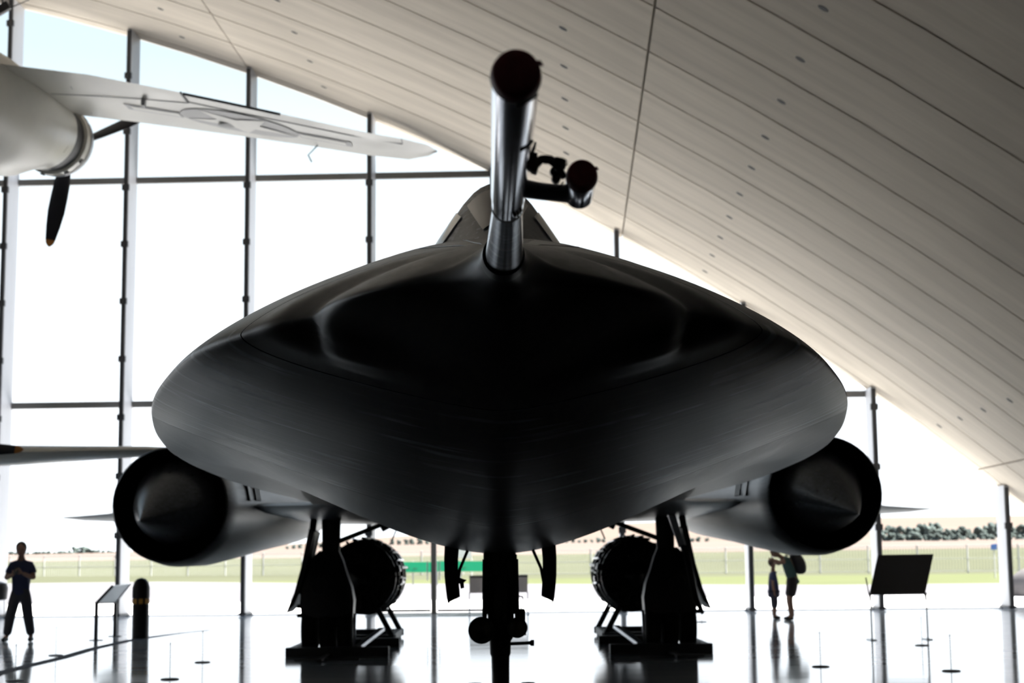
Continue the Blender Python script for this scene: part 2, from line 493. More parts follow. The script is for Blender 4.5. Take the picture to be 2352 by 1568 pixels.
# ================================================================== OUTDOORS
def strip(name, z, pts, m, label, cat):
    b = mb().prism([Vector((p[0], p[1], z - 0.3)) for p in pts], (0, 0, 0.3))
    return tag(b.build(name, m), label, cat, kind='structure')
BIG = 420
a0, a1 = wall(-200, -0.05, 0), wall(200, -0.05, 0)
strip('apron', -0.02, [a0, a1, (200, 75, 0), (-200, 75, 0)], 'apron', 'bright concrete apron outside the glass wall', 'apron')
strip('taxiway', -0.01, [(-220, 62, 0), (220, 52, 0), (220, 72.5, 0), (40, 74.8, 0), (15.4, 76.5, 0), (0, 90, 0), (-8, 96, 0), (-34, 126, 0), (-220, 140, 0)], 'taxiway', 'pale grey taxiway between the apron and the lawn', 'taxiway')
strip('lawn', -0.03, [(220, 60, 0), (220, 150, 0), (-260, 170, 0), (-260, 80, 0)], 'lawn', 'mown green lawn along the taxiway', 'lawn')
# rising ground beyond the fence
def terrain(name, rows, m, label):
    """rows of (list of (x_px, y_px)), depth) giving the visible profile"""
    b = mb(); vs = []; n = len(rows[0][0])
    for prof, d in rows:
        for (x, y) in prof: vs.append(P(x, y, d))
    fs = [(i * n + j, i * n + j + 1, (i + 1) * n + j + 1, (i + 1) * n + j) for i in range(len(rows) - 1) for j in range(n - 1)]
    b.add(vs, fs)
    o = b.build(name, m, None, True)
    return tag(o, label, 'field', kind='structure')
XS = [-900, -300, 0, 300, 600, 900, 1200, 1500, 1800, 2100, 2400, 2800, 3400]
HZ = lambda x: 1280 + 0.0105 * (1142 - x)
def prof(f): return [(x, f(x)) for x in XS]
flat = lambda d, z: prof(lambda x: HZ(x) - (z - EYE) / d * F)
terrain('rough_grass', [(flat(112, -0.06), 112), (flat(150, 0.3), 150), (prof(lambda x: HZ(x) - 2 - (max(x, 0) / 2400) * 8), 230)], 'rough_grass', 'dull green grassland beyond the perimeter fence')
yc = lambda x: interp([-900, 0, 300, 600, 900, 1200, 1650, 2100, 2352, 3400], [1284, 1276, 1268, 1262, 1250, 1246, 1243, 1236, 1232, 1222], x)
terrain('stubble_field', [(prof(lambda x: HZ(x) + 3 - (max(x, 0) / 2400) * 5), 226), (prof(lambda x: min(HZ(x) - 4, yc(x) + 8)), 300), (prof(yc), 420)], 'field', 'pale stubble field in front of the tree line')
yh = lambda x: interp([-900, 0, 300, 600, 850, 1000, 1300, 1650, 2100, 2352, 3400], [1282, 1271, 1266, 1254, 1235, 1226, 1206, 1195, 1187, 1183, 1180], x)
terrain('hill', [(prof(lambda x: yc(x) + 3), 418), (prof(lambda x: (yc(x) + yh(x)) / 2), 650), (prof(yh), 950), (prof(lambda x: yh(x) + 25), 1600)], 'hill', 'low pale brown hill on the skyline')

# ---- trees
def tree(x, ytop, ybot, d, label, group):
    base = P(x, ybot, d); h = (ybot - ytop) / F * d
    base.z -= 0.4
    t = thing('tree', base, label, 'tree', group)
    rr = random.Random(int(x * 13 + d))
    mb().tube([base, base + Vector((0, 0, h * 0.45))], [0.05 * h, 0.03 * h], 6).build('trunk', 'trunk', t)
    b = mb()
    wdt = h * rr.uniform(0.36, 0.46)
    for q in range(18):
        c = base + Vector((rr.uniform(-.6, .6) * wdt, rr.uniform(-.4, .4) * wdt, h * rr.uniform(0.20, 0.86)))
        r0 = h * rr.uniform(0.10, 0.19)
        bm = bmesh.new(); bmesh.ops.create_icosphere(bm, subdivisions=2, radius=r0)
        for v in bm.verts: v.co *= rr.uniform(0.78, 1.18)
        bm.verts.ensure_lookup_table()
        b.add([v.co + c for v in bm.verts], [tuple(v.index for v in f.verts) for f in bm.faces]); bm.free()
    b.build('crown', 'foliage', t)
    return t
T1, T2, T3 = ('hazy green tree in the tall far row in front of the brown hill', 'trees beyond the fence'), ('small round tree standing in the hedge row across the stubble field', 'small hedge row trees'), ('dark tree in the low wood on the flat far skyline', 'skyline wood trees')
for i in range(20):
    x = 2030 + i * 18 + rnd.uniform(-2, 2)
    if x > 2362: break
    tree(x, yc(x) - rnd.uniform(22, 46), yc(x) + 6, 390 + 14 * (i % 2) + rnd.uniform(-2, 2), *T1)
for i in range(17):
    x = 2026 + i * 21 + rnd.uniform(-2, 2)
    if x > 2362: break
    tree(x, 1232 - rnd.uniform(6, 16), 1252, 330 + rnd.uniform(-10, 10), 'pale low bush in front of the far tree row', 'low bushes in the field')
for x in list(range(900, 1010, 16)) + list(range(1290, 1400, 14)) + [1590, 1606, 1622, 660, 676, 690, 706, 722, 738]:
    x = x + rnd.uniform(-1.5, 1.5)
    tree(x, yc(x) - rnd.uniform(10, 18), yc(x) + 2, 405, *T2)
for i in range(22):
    x = 12 + i * 12.5 + rnd.uniform(-1.5, 1.5)
    yt = 1266 - 10 * math.exp(-((x - 195) / 45) ** 2) - rnd.uniform(0, 5)
    tree(x, yt, 1281, 600 + 30 * (i % 2), *T3)

# ---- perimeter fence: posts, rails and a wire mesh
fx = thing('perimeter_fence', (0, 116, 0), 'grey wire mesh fence with posts beyond the lawn', 'fence')
def fence_pt(t): return Vector((-62 + 112 * t, 148 - 38 * t, 0.02))
NP = 34
post0 = None
for i in range(NP + 1):
    p = fence_pt(i / NP)
    mb().tube([p + Vector((0, 0, -0.1)), p + Vector((0, 0, 2.0))], 0.05, 6).build('post', 'fence', fx)
for z in (0.12, 1.0, 1.92):
    mb().tube([fence_pt(0) + Vector((0, 0, z)), fence_pt(1) + Vector((0, 0, z))], 0.02, 5).build('rail', 'fence', fx)
b = mb()
NWIRE = 560
for i in range(NWIRE):
    p = fence_pt((i + .5) / NWIRE)
    b.tube([p + Vector((0, 0, 0.1)), p + Vector((0, 0, 1.92))], 0.012, 3, False)
tag(b.build('wire_mesh', 'fence', fx), kind='stuff')

# green banners on the barrier by the grass, white board, blue sign, mound
def banner(x0, x1, y0, y1, d, label):
    a, c_, e, g = P(x0, y1, d), P(x1, y1, d), P(x1, y0, d), P(x0, y0, d)
    root = thing('barrier_banner', ((a + c_) / 2 * 1).to_tuple()[:2] + (0,), label, 'banner', None)
    mb().prism([a, c_, e, g], (0, 0.03, 0)).build('sheet', 'green_banner', root)
    for q in (a, (a + c_) / 2, c_):
        mb().tube([Vector((q.x, q.y + 0.05, -0.05)), Vector((q.x, q.y + 0.05, e.z + 0.05))], 0.03, 6).build('post', 'fence', root)
    # pale illegible line of print along the sheet
    for f0, f1 in ((0.18, 0.42), (0.5, 0.62)):
        l = a.lerp(c_, f0); r_ = a.lerp(c_, f1); hh = e.z - a.z
        mb().prism([l + Vector((0, -0.004, hh * .36)), r_ + Vector((0, -0.004, hh * .36)), r_ + Vector((0, -0.004, hh * .42)), l + Vector((0, -0.004, hh * .42))], (0, 0.003, 0)).build('print_line', 'hill', root)
banner(905, 992, 1290, 1314, 88, 'bright green banner between the black engine and the door post')
banner(1004, 1112, 1288, 1312, 88, 'bright green banner between the door post and the nose wheel leg')
c_ = P(1066, 1281, 100)
w_ = thing('white_board', (c_.x, c_.y, 0), 'white square board standing beyond the green banners', 'board')
q = [P(1052, 1281, 100), P(1083, 1281, 100), P(1083, 1258, 100), P(1052, 1258, 100)]
mb().prism(q, (0, 0.05, 0)).build('panel', 'white_plain', w_)
for p in q[:2]: mb().tube([Vector((p.x, p.y + .03, -0.05)), Vector((p.x, p.y + .03, p.z + .02))], 0.035, 6).build('leg', 'fence', w_)
c_ = P(2283, 1255, 92)
w_ = thing('blue_sign', (c_.x, c_.y, 0), 'small blue sign on a post outside the glass', 'sign')
q = [P(2276, 1262, 92), P(2290, 1262, 92), P(2290, 1248, 92), P(2276, 1250, 92)]
mb().prism(q, (0, 0.04, 0)).build('sign_plate', 'blue_sign', w_)
mb().tube([Vector((c_.x, c_.y + .05, -0.05)), Vector((c_.x, c_.y + .05, q[2].z))], 0.03, 6).build('post', 'fence', w_)
mc = G(2428, 1366)
b = mb(); rings = []
for i in range(9):
    f = i / 8; rr_ = 1.62 * math.cos(f * math.pi / 2) + 0.02; zz = 1.15 * math.sin(f * math.pi / 2)
    rings.append([Vector((mc.x + (rr_ * (1 + .06 * math.sin(5 * a) + .04 * math.sin(9 * a + f * 3))) * math.cos(a), mc.y + rr_ * math.sin(a), zz - 0.05)) for a in [2 * math.pi * k / 28 for k in range(28)]])
b.loft(rings)
tag(b.build('rubble_mound', 'mound', None, True), 'grey brown rounded mound on the apron beside the last fin', 'mound')

# ================================================================== THE BLACK JET
AX = 0.02                      # x of its centre plane
ZC = 2.09                      # height of the chine line
jet = thing('reconnaissance_jet', (AX, 15, 0), 'matt black jet with wide chined nose and two engine pods', 'aircraft')

WD = [3.50, 3.56, 3.64, 3.74, 3.90, 4.10, 4.28, 4.36, 4.42, 4.52, 4.66, 4.90, 5.18, 5.87, 6.6, 7.39, 8.7, 10.17, 11.65, 14.46, 18.4, 21, 24, 36]
WW = [.047, .052, .075, .135, .285, .415, .485, .510, .56, .655, .735, .870, 1.00, 1.225, 1.425, 1.60, 1.84, 2.04, 2.16, 2.26, 2.20, 2.0, 1.6, 0.5]
def cw(d): return interp(WD, WW, d)
def ct(d): return interp([3.5, 3.6, 3.8, 5, 6, 7, 8, 9, 14, 22, 30, 36], [.046, .056, .09, .325, .53, .735, .915, .95, .95, .85, .7, .3], d)
def cb(d): return interp([3.5, 3.6, 3.75, 4.0, 4.3, 4.7, 5.5, 6.4, 7.4, 9, 10.5, 18, 26, 36], [.046, .055, .085, .125, .175, .235, .35, .45, .54, .61, .635, .62, .6, .25], d)
def ce(d): return interp([3.5, 3.6, 3.9, 4.2, 4.4, 4.6, 5.2, 6.5, 8, 12], [.044, .028, .010, .016, .030, .042, .042, .035, .022, .012], d)
def cq(d): return interp([3.5, 3.58, 3.8, 4.5, 6, 9], [2.0, 2.0, 1.35, 1.25, 1.22, 1.2], d)
def cqt(d): return interp([3.5, 3.58, 3.75, 4.2, 9, 14], [2.0, 2.0, 1.2, 1.7, 2.0, 1.6], d)
def lobe(d): return interp([3.5, 3.9, 4.12, 4.25, 4.36, 4.44, 4.52, 4.62], [0, 0, .006, .022, .042, .034, .012, 0], d)
def sgp(u, p): return abs(u) ** p
NU = 64
def us():
    return [math.sin(math.pi / 2 * (1 - 2 * i / NU)) for i in range(NU + 1)]      # 1 .. -1, dense at the edges
def section(d):
    w, t, bt, e = cw(d), ct(d), cb(d), ce(d)
    round_ = interp([3.5, 3.58, 3.72], [1, 1, 0], d)
    top, bot = [], []
    q, qt = cq(d), cqt(d)
    for u in us():
        x = w * u
        edge = e * math.sqrt(max(0, 1 - sgp(u, interp([3.5, 3.6, 3.75, 4.2, 4.42, 4.7, 6], [7, 7, 40, 36, 12, 8, 8], d))))
        zt = edge * 0.8 + (t - e * 0.8) * max(0, 1 - sgp(u, qt))
        mm_ = interp([6.5, 7.4, 9.0, 11.0], [0, .12, .6, 1.0], d)
        zb = edge + (bt - e) * (max(0, 1 - (u * u + 0.004) ** (q / 2)) * (1 - mm_) + (.5 * (1 + math.cos(math.pi * u))) ** interp([9, 10, 12.5], [1, 1.0, 1.6], d) * mm_)
        L = lobe(d)
        if L > 0: zb += L * max(0, min(1, (abs(x) - .16) / .30)) ** 1.5 * math.sqrt(max(0, 1 - min(1, abs(x) / min(w, 0.507)) ** 9))
        if round_ > 0:
            c = math.sqrt(max(0, 1 - u * u))
            zt = zt * (1 - round_) + t * c * round_; zb = zb * (1 - round_) + bt * c * round_
        top.append(Vector((AX + x, d, ZC + zt))); bot.append(Vector((AX + x, d, ZC - zb)))
    return top + bot[::-1][1:-1]
def frange(a, b_, st):
    n_ = max(1, int(round((b_ - a) / st))); return [a + (b_ - a) * i / n_ for i in range(n_ + 1)]
D1, D2 = 4.72, 7.36
def body(name, ds, m, cap=True):
    b = mb(); b.loft([section(d) for d in ds], True, cap)
    o = b.build(name, m, jet, True, 28 if name == 'radome' else 50)
    uv = o.data.uv_layers.new(name='flow'); L = base_of(jet)
    for lp_ in o.data.loops:
        c = o.data.vertices[lp_.vertex_index].co + L
        uv.data[lp_.index].uv = (c.x - AX + (7.3 if c.z > ZC + .03 else 0), c.y)
    return o
body('radome', frange(3.5, 4.3, .025) + frange(4.3, D1, .02)[1:], 'radome_black')
fwd = body('forward_fuselage', frange(D1 + 0.008, 5.5, .04) + frange(5.5, D2, .09)[1:], 'jet_flow')
body('fuselage', frange(D2 + 0.008, 12, .25) + frange(12, 36, .8)[1:], 'jet_lit')
# nose collar where the boom enters
mb().lathe([(-.02, .047), (0.0, .0485), (.03, .051), (.06, .050)], (AX, 3.51, ZC), (0, 1, 0), 32).build('nose_collar', 'radome_black', jet, True, 40)
# fairing strips on the upper nose (thin raised panel edges)
def top_strip(x0, d0, x1, d1, name='panel_strip'):
    ring = []
    for i in range(13):
        f = i / 12; x = x0 + (x1 - x0) * f; d = d0 + (d1 - d0) * f
        w = cw(d); u = min(.98, abs(x) / w); e = ce(d)
        z = ZC + e * .8 * math.sqrt(1 - u ** 7) + (ct(d) - e * .8) * (1 - u ** cqt(d))
        ring.append(Vector((AX + x, d, z + (0.0012 if 0 < i < 12 else -.004))))
    mb().tube(ring, .0035, 5).build(name, 'black', jet)
for sg in (-1, 1):
    top_strip(sg * .10, 4.6, sg * .34, 6.6); top_strip(sg * .05, 4.4, sg * .17, 7.6)

# ---- pitot boom with side probe
tip = Vector((.032, 2.16, ZC)); j1 = Vector((.026, 3.00, ZC)); root_ = Vector((.021, 3.60, ZC))
axb = (root_ - tip).normalized()
L1 = (j1 - tip).length; L2 = (root_ - tip).length
boom = mb().lathe([(0.0, .0325), (0.02, .0338), (L1 - .10, .0318), (L1 - .085, .0305), (L1 - .01, .0300), (L1, .0295)], tip, axb, 48).build('pitot_boom', 'chrome_boom', jet, True, 40)
mb().lathe([(L1 + .004, .0285), (L1 + .02, .0290), (L1 + .3, .0360), (L2 - .02, .0435), (L2, .044)], tip, axb, 48).build('boom_cone', 'boom_cone', boom, True, 40)
mb().lathe([(L1 - .006, .0308), (L1 + .003, .0310), (L1 + .008, .0295)], tip, axb, 40).build('boom_ring', 'black', boom, True, 40)
# slots and rivet marks on the tube
for (x, y) in ((1192, 291), (1197, 288)):
    pass
for t_, a0_, a1_ in ((.035, -1.05, -.05), (.30, -1.2, -.35)):
    ring = [tip + axb * (t_ + .012 * math.sin(3 * a)) + Vector((math.sin(-a) * .0342, 0, -math.cos(a) * .0342)) for a in [a0_ + (a1_ - a0_) * i / 8 for i in range(9)]]
    mb().tube(ring, .0022, 6).build('boom_clip', 'black', boom)
for (dx, dz) in ((.012, -.028), (.018, -.024), (.022, -.019)):
    mb().tube([tip + axb * (L1 - .075) + Vector((dx, 0, dz)) * 1.02, tip + axb * (L1 - .04) + Vector((dx, 0, dz)) * 1.06], .004, 8).build('boom_bolt', 'chrome_boom', boom, True)
# side probe: short tube carried by an arm
pf, pr = P(1336, 405, 2.74), P(1321, 447, 2.88)
pr = Vector((pf.x + .002, 2.88, pf.z - .004))
ax2 = (pr - pf).normalized(); lp = (pr - pf).length
probe = mb().lathe([(0, .0262), (.01, .0268), (lp - .012, .0262), (lp, .022), (lp + .02, .010)], pf, ax2, 36).build('side_probe', 'chrome_boom', boom, True, 40)
ab = tip + axb * (2.82 - tip.y)
arm = mb(); rings = []
for f in [i / 8 for i in range(9)]:
    c = ab.lerp(Vector((pr.x, 2.86, pr.z)), f) + Vector((0, 0, -.004 * math.sin(math.pi * f)))
    hh = .015 - .002 * f + .004 * (abs(f - .5) * 2) ** 3; ll = .036 + .012 * (abs(f - .5) * 2) ** 2
    rings.append([c + Vector((0, ll * math.cos(a), hh * math.sin(a))) for a in [2 * math.pi * k / 20 for k in range(20)]])
arm.loft(rings); arm.build('probe_arm', 'arm_grey', boom, True)
# clamp and bent hose that join tube and probe
dcl = 2.66
c0, c1, c2, c3, c4 = P(1216, 380, dcl), P(1234, 374, dcl), P(1252, 366, dcl), P(1274, 374, dcl), P(1286, 392, dcl + .04)
clamp = mb().tube([c0, c1, P(1243, 366, dcl), c2, P(1264, 367, dcl), c3, P(1282, 382, dcl), c4, P(1292, 404, dcl + .06)], [.007, .008, .0075, .008, .008, .008, .008, .0075, .007], 14).build('bent_hose', 'hose_grey', boom, True)
for (x, y, w_, h_) in ((1226, 362, .012, .012), (1229, 384, .011, .020), (1222, 374, .010, .026), (1284, 372, .016, .010), (1293, 377, .010, .012)):
    mb().box(P(x, y, dcl), (w_, .030, h_), Matrix.Rotation(rnd.uniform(-.4, .4), 3, 'Y')).build('clamp_block', 'black', clamp, False, None, .002)
for (x, y) in ((1277, 400), (1277, 410), (1273, 393)):
    mb().lathe([(-.012, .006), (0, .0078), (.010, .0078), (.014, .005)], P(x, y, dcl + .03), (0, 1, 0), 12).build('clamp_bolt', 'black', clamp, True)
mb().tube([P(1222, 352, dcl), P(1227, 338, dcl), P(1230, 326, dcl)], [.0035, .0028, .0018], 6).build('lock_pin', 'steel_dark', clamp)
mb().tube([P(1295 + 9 * math.cos(a), 374 + 7 * math.sin(a), dcl) for a in [i * .6 for i in range(11)]], .0009, 5).build('wire_loop', 'thin_steel', clamp)
mb().tube([P(1258, 437, 2.80), P(1270, 431, 2.79), P(1282, 433, 2.79), P(1294, 418, 2.77)], .0014, 5).build('lanyard', 'black', clamp)

# ---- red covers (lift off: things of their own)
def cover(name, o, ax, r, dep, label):
    root = thing(name, o, label, 'probe cover')
    mb().lathe([(-.022, r * .55), (-.021, r * .86), (-.016, r * .97), (-.006, r * 1.03), (dep, r * 1.04), (dep, r * 1.005)], o, ax, 40).build('cap', 'red_cover', root, True, 50)
    mb().lathe([(dep - .006, r * 1.045), (dep - .004, r * 1.06), (dep, r * 1.045)], o, ax, 40).build('band', 'black', root, True, 50)
    o2 = Vector(o) - Vector(ax) * .004
    mb().prism([o2 + Vector((r * .9, 0, r * .45)), o2 + Vector((r * 1.12, 0, r * .42)), o2 + Vector((r * 1.0, 0, r * .62)), o2 + Vector((r * .84, 0, r * .60))], (0, .008, 0)).build('pull_tab', 'red_cover', root)
cover('probe_cover', tip + axb * .0, axb, .0340, .012, 'larger dark red cap on the tip of the long nose boom')
cover('probe_cover', pf + ax2 * .0, ax2, .0266, .010, 'smaller dark red cap on the short side probe')

# ---- canopy
half = [(1142, 421), (1122, 423), (1104, 431), (1088, 443), (1064, 470), (1036, 510), (1003, 560), (962, 626), (940, 668)]
DC = 9.3
cs = [P(x, y, DC) for x, y in half]
vx = cs[0].x
prof_c = [(abs(p.x - vx), p.z) for p in cs]
def csec(d):
    if d < DC:
        f = max(0.0, (d - 7.9) / (DC - 7.9)); zb = 2.90
    else:
        f = 1.0; zb = 2.60
    f2 = interp([9.3, 12, 15, 19], [1, 1.0, .8, .45], d) if d > DC else 1
    z0 = prof_c[-1][1]
    pts = []
    for hw, z in prof_c[::-1]:
        pts.append(Vector((AX - hw * (f ** .75 if d < DC else 1), d, z0 + (z - z0) * f * f2)))
    right = [Vector((2 * AX - p.x, p.y, p.z)) for p in pts[::-1][1:]]
    return pts + right
b = mb(); b.loft([csec(d) for d in (7.95, 8.15, 8.4, 8.7, 9.0, 9.3, 9.7, 10.5, 11.5, 12.5, 14, 16, 18.5)], False, False)
canopy = b.build('canopy', 'jet_black', jet, True, 60)
def cpatch(name, v0, v1, s0, s1, m):
    """patch of the canopy surface, a little proud; s counts profile points from the base (0) to the crown (8)"""
    for side in (-1, 1):
        g = []
        for i in range(7):
            d = v0 + (v1 - v0) * i / 6; row = []
            sec = csec(d)
            for j in range(7):
                s = s0 + (s1 - s0) * j / 6 ; k = min(int(s), 7); p = sec[k].lerp(sec[k + 1], s - k)
                if side > 0: p = Vector((2 * AX - p.x, p.y, p.z))
                row.append(p + Vector((side * .006, -.004, .006)))
            g.append(row)
        bb = mb(); bb.add([p for r_ in g for p in r_], [(i * 7 + j, i * 7 + j + 1, (i + 1) * 7 + j + 1, (i + 1) * 7 + j) for i in range(6) for j in range(6)])
        bb.build(name, m, canopy, True)
cpatch('windshield_pane', 8.30, 9.12, 4.2, 7.6, 'canopy_glass')
cpatch('side_window', 9.05, 9.45, 1.2, 3.5, 'canopy_glass')

# ---- engine pods, spikes, wings, fins
NX = 4.05
def pod(sg):
    cx = AX + sg * NX
    st = [(20.0, 2.145, .700, .700), (20.03, 2.145, .718, .718), (20.6, 2.15, .755, .765), (22, 2.19, .83, .80), (24, 2.29, .93, .81), (26, 2.40, 1.02, .82), (28, 2.47, 1.04, .81), (30, 2.50, .98, .76), (32.2, 2.54, .80, .68)]
    b = mb(); rings = []
    n_ = 48
    for d, zc, rx, rz in st:
        zc = zc + .03 * sg
        rings.append([Vector((cx + rx * math.cos(a), d, zc + rz * math.sin(a))) for a in [2 * math.pi * k / n_ for k in range(n_)]])
    # inner duct from the lip backwards
    inn = [(20.0, 2.145, .695), (20.3, 2.145, .680), (21.2, 2.15, .66), (22.4, 2.17, .60)]
    ir = [[Vector((cx + r_ * math.cos(a), d, zc + .03 * sg + r_ * math.sin(a))) for a in [2 * math.pi * k / n_ for k in range(n_)]] for d, zc, r_ in inn]
    b.loft(ir[::-1] + rings, True, True)
    o = b.build('engine_pod', 'jet_lit', jet, True, 40)
    # spike: cone with a tilted axis
    tipp = P(*((321, 1196) if sg < 0 else (1972, 1180)), 18.75)
    basec = Vector((cx - sg * .02, 20.15, 2.15 + .03 * sg)); ax_ = (basec - tipp)
    Ls = ax_.length; ax_.normalize()
    mb().lathe([(0, .004), (.02, .010), (.5, .20), (Ls * .62, .345), (Ls * .85, .455), (Ls, .520), (Ls + .35, .575), (Ls + .9, .56), (Ls + 1.9, .40)], tipp, ax_, 48).build('inlet_spike', 'jet_spike', o, True, 40)
    mb().lathe([(-.06, .003), (.01, .006)], tipp, ax_, 8).build('spike_probe', 'gear_bright', o, True)
    # cooling louvres on the inboard flank
    def flank(d, zoff, h, wd):
        f = (d - 20.6) / 1.4; rx = .755 + .075 * min(f, 1) ; zc = 2.15 + .03 * f; rz = .765 + .055 * min(f, 1)
        z = 2.15 + zoff; a = math.asin(max(-1, min(1, (z - zc) / rz))); x = cx - sg * (rx * math.cos(a) + .001)
        mb().box((x, d, z), (.03, wd, h), Matrix.Rotation(sg * (a), 3, 'Y')).build('louvre', 'black', o)
    flank(21.25, .17, .24, .17); 
    for q in range(3): flank(21.66 + q * .13, .17, .20, .085)
    # exhaust rim
    mb().lathe([(0, .66), (.5, .60), (.5, .56), (0, .62)], (cx, 32.15, 2.54), (0, 1, 0), 32).build('nozzle', 'gear_steel', o, True, 40)
    return o
def wing(sg):
    # plan outline (half thickness tapers); from fuselage to the pod and from the pod to the tip
    def slab(name, pts, th):
        b = mb(); n_ = len(pts)
        up = [Vector((AX + sg * x, d, z + t_ * th)) for x, d, z, t_ in pts]; dn = [Vector((AX + sg * x, d, z - t_ * th)) for x, d, z, t_ in pts]
        b.add(up + dn, [tuple(range(n_)), tuple(range(n_, 2 * n_))[::-1]] + [(i, (i + 1) % n_, (i + 1) % n_ + n_, i + n_) for i in range(n_)])
        return b.build(name, 'jet_lit', jet, False, None)
    b = mb(); rings = []
    for x, dl, dt, z in ((1.2, 18.6, 33.6, 2.13), (1.9, 19.4, 33.2, 2.13), (2.5, 21.0, 32.9, 2.13), (3.3, 21.6, 32.5, 2.14), (4.05, 22.4, 32.2, 2.17)):
        ring = []
        for f, t_ in ((0, 0.0), (.02, .35), (.08, .7), (.35, 1), (.7, .8), (1, .05)):
            ring.append(Vector((AX + sg * x, dl + (dt - dl) * f, z + t_ * .10)))
        for f, t_ in ((1, .05), (.7, .8), (.35, 1), (.08, .7), (.02, .35)):
            ring.append(Vector((AX + sg * x, dl + (dt - dl) * f, z - t_ * .10)))
        rings.append(ring)
    b.loft(rings); o = b.build('inner_wing', 'jet_lit', jet, True, 50)
    b = mb(); rings = []
    for x, dl, dt, z, th in ((4.2, 22.6, 32.3, 2.36, .24), (5.0, 23.6, 32.2, 2.33, .20), (5.8, 26.2, 32.1, 2.28, .15), (6.9, 28.6, 32.0, 2.26, .11), (7.9, 30.4, 31.9, 2.27, .06), (8.42, 31.4, 31.85, 2.29, .02)):
        ring = []
        for f, t_ in ((0, 0.0), (.03, .3), (.12, .7), (.4, 1), (.75, .7), (1, .05)): ring.append(Vector((AX + sg * x, dl + (dt - dl) * f, z + t_ * th * .35)))
        for f, t_ in ((1, .05), (.75, .7), (.4, 1), (.12, .7), (.03, .3)): ring.append(Vector((AX + sg * x, dl + (dt - dl) * f, z - t_ * th)))
        rings.append(ring)
    b.loft(rings); b.build('outer_wing', 'jet_lit', jet, True, 50)
    # small strake on the outer flank of the pod
    b = mb(); x0 = NX + .80
    b.add([Vector((AX + sg * x0, 22.5, 2.16)), Vector((AX + sg * (x0 + .28), 24.6, 2.17)), Vector((AX + sg * (x0 + .05), 26.5, 2.30)), Vector((AX + sg * (x0 - .05), 26.5, 2.05)), Vector((AX + sg * (x0 - .02), 22.4, 2.25)), Vector((AX + sg * (x0 - .02), 22.4, 2.02))],
          [(0, 1, 4), (4, 1, 2), (0, 5, 1), (5, 3, 1), (1, 3, 2), (0, 4, 5), (2, 3, 5, 4)])
    b.build('pod_strake', 'jet_lit', jet)
def fin(sg):
    b = mb(); rings = []
    for f, (d0, d1) in ((0, (27.2, 31.8)), (.35, (27.9, 31.7)), (1, (29.3, 31.4))):
        z = 3.0 + 2.2 * f; x = AX + sg * (NX - .52 * f)
        dm = (d0 + d1) / 2; t_ = .10 * (1 - .6 * f)
        rings.append([Vector((x, d0, z)), Vector((x + t_, dm, z)), Vector((x, d1, z)), Vector((x - t_, dm, z))])
    b.loft(rings); b.build('tail_fin', 'jet_black', jet)
def notch_patch(sg):  # flat black inset that paints the shaded notch at the wing root
    mb().prism([Vector((AX + sg * x, d, 2.064)) for x, d in ((1.79, 14.5), (1.95, 16.2), (2.14, 18.6), (2.0, 18.9), (1.76, 18.2), (1.70, 16.0))], (0, 0, .03)).build('notch_shade', 'black', jet)
for sg in (-1, 1):
    pod(sg); wing(sg); fin(sg); notch_patch(sg)

# ---- nose gear
DN = 10.5
ng = mb().tube([(AX, DN + .05, 1.62), (AX, DN, 1.02)], .085, 20).build('nose_gear_leg', 'gear_steel', jet, True, 40)
mb().box((AX - .004, DN + .05, 1.27), (.21, .18, .40)).build('gear_block', 'gear_steel', ng, False, None, .012)
for sg in (-1, 1):
    mb().box((AX + sg * .098, DN - .02, 1.24), (.018, .10, .42)).build('side_plate', 'gear_steel', ng, False, None, .004)
    mb().tube([(AX + sg * .105, DN - .09, 1.42), (AX + sg * .11, DN - .09, 1.02)], .010, 8).build('hydraulic_line', 'gear_steel', ng, True)
mb().lathe([(0, .085), (.10, .083), (.12, .068), (.20, .066), (.22, .058), (.42, .056), (.43, .064), (.52, .064)], (AX - .005, DN, 1.02), (0, 0, -1), 24).build('oleo', 'gear_steel', ng, True, 40)
for (x, y, r_) in ((1106, 1447, .086), (1188, 1441, .066)):
    c = P(x, y, DN - .12)
    li = mb().lathe([(.12, .03), (.09, r_ * .75), (.04, r_ * .98), (0, r_), (-.012, r_ * .98)], c, (0, 1, 0), 28).build('landing_light', 'gear_steel', ng, True, 40)
    mb().lathe([(-.006, r_ * .9), (-.016, r_ * .6), (-.020, .002)], c, (0, 1, 0), 28, False).build('lens', 'canopy_glass', li, True)
mb().tube([(AX - .10, DN - .03, .955), (AX + .16, DN - .03, .965)], .030, 10).build('light_bar', 'gear_steel', ng, True)
mb().box(P(1195, 1425, DN - .06), (.065, .10, .15)).build('steering_box', 'gear_steel', ng, False, None, .01)
mb().tube([P(1172, 1478, DN), P(1216, 1476, DN), P(1220, 1476, DN), P(1227, 1476, DN)], [.011, .011, .02, .02], 10).build('tow_lug', 'gear_steel', ng, True, 40)
mb().tube([P(1190, 1410, DN), P(1203, 1385, DN), P(1200, 1370, DN), P(1188, 1368, DN)], .004, 6).build('hose', 'black', ng, True)
mb().tube([(AX - .24, DN, .335), (AX + .24, DN, .335)], .045, 12).build('axle', 'gear_steel', ng, True)
mb().box((AX, DN, .45), (.11, .12, .26)).build('fork', 'gear_steel', ng, False, None, .01)
def tyre(c, r, w, name, parent):
    o = mb().lathe([(-w*.5, r*.55), (-w*.5, r*.80), (-w*.42, r*.93), (-w*.22, r*.995), (0, r), (w*.22, r*.995), (w*.42, r*.93), (w*.5, r*.80), (w*.5, r*.55)], c, (1, 0, 0), 36).build(name, 'rubber', parent, True, 50)
    return o
for sg in (-1, 1):
    wh = tyre((AX + sg * .17, DN, .32), .32, .17, 'nose_wheel', ng)
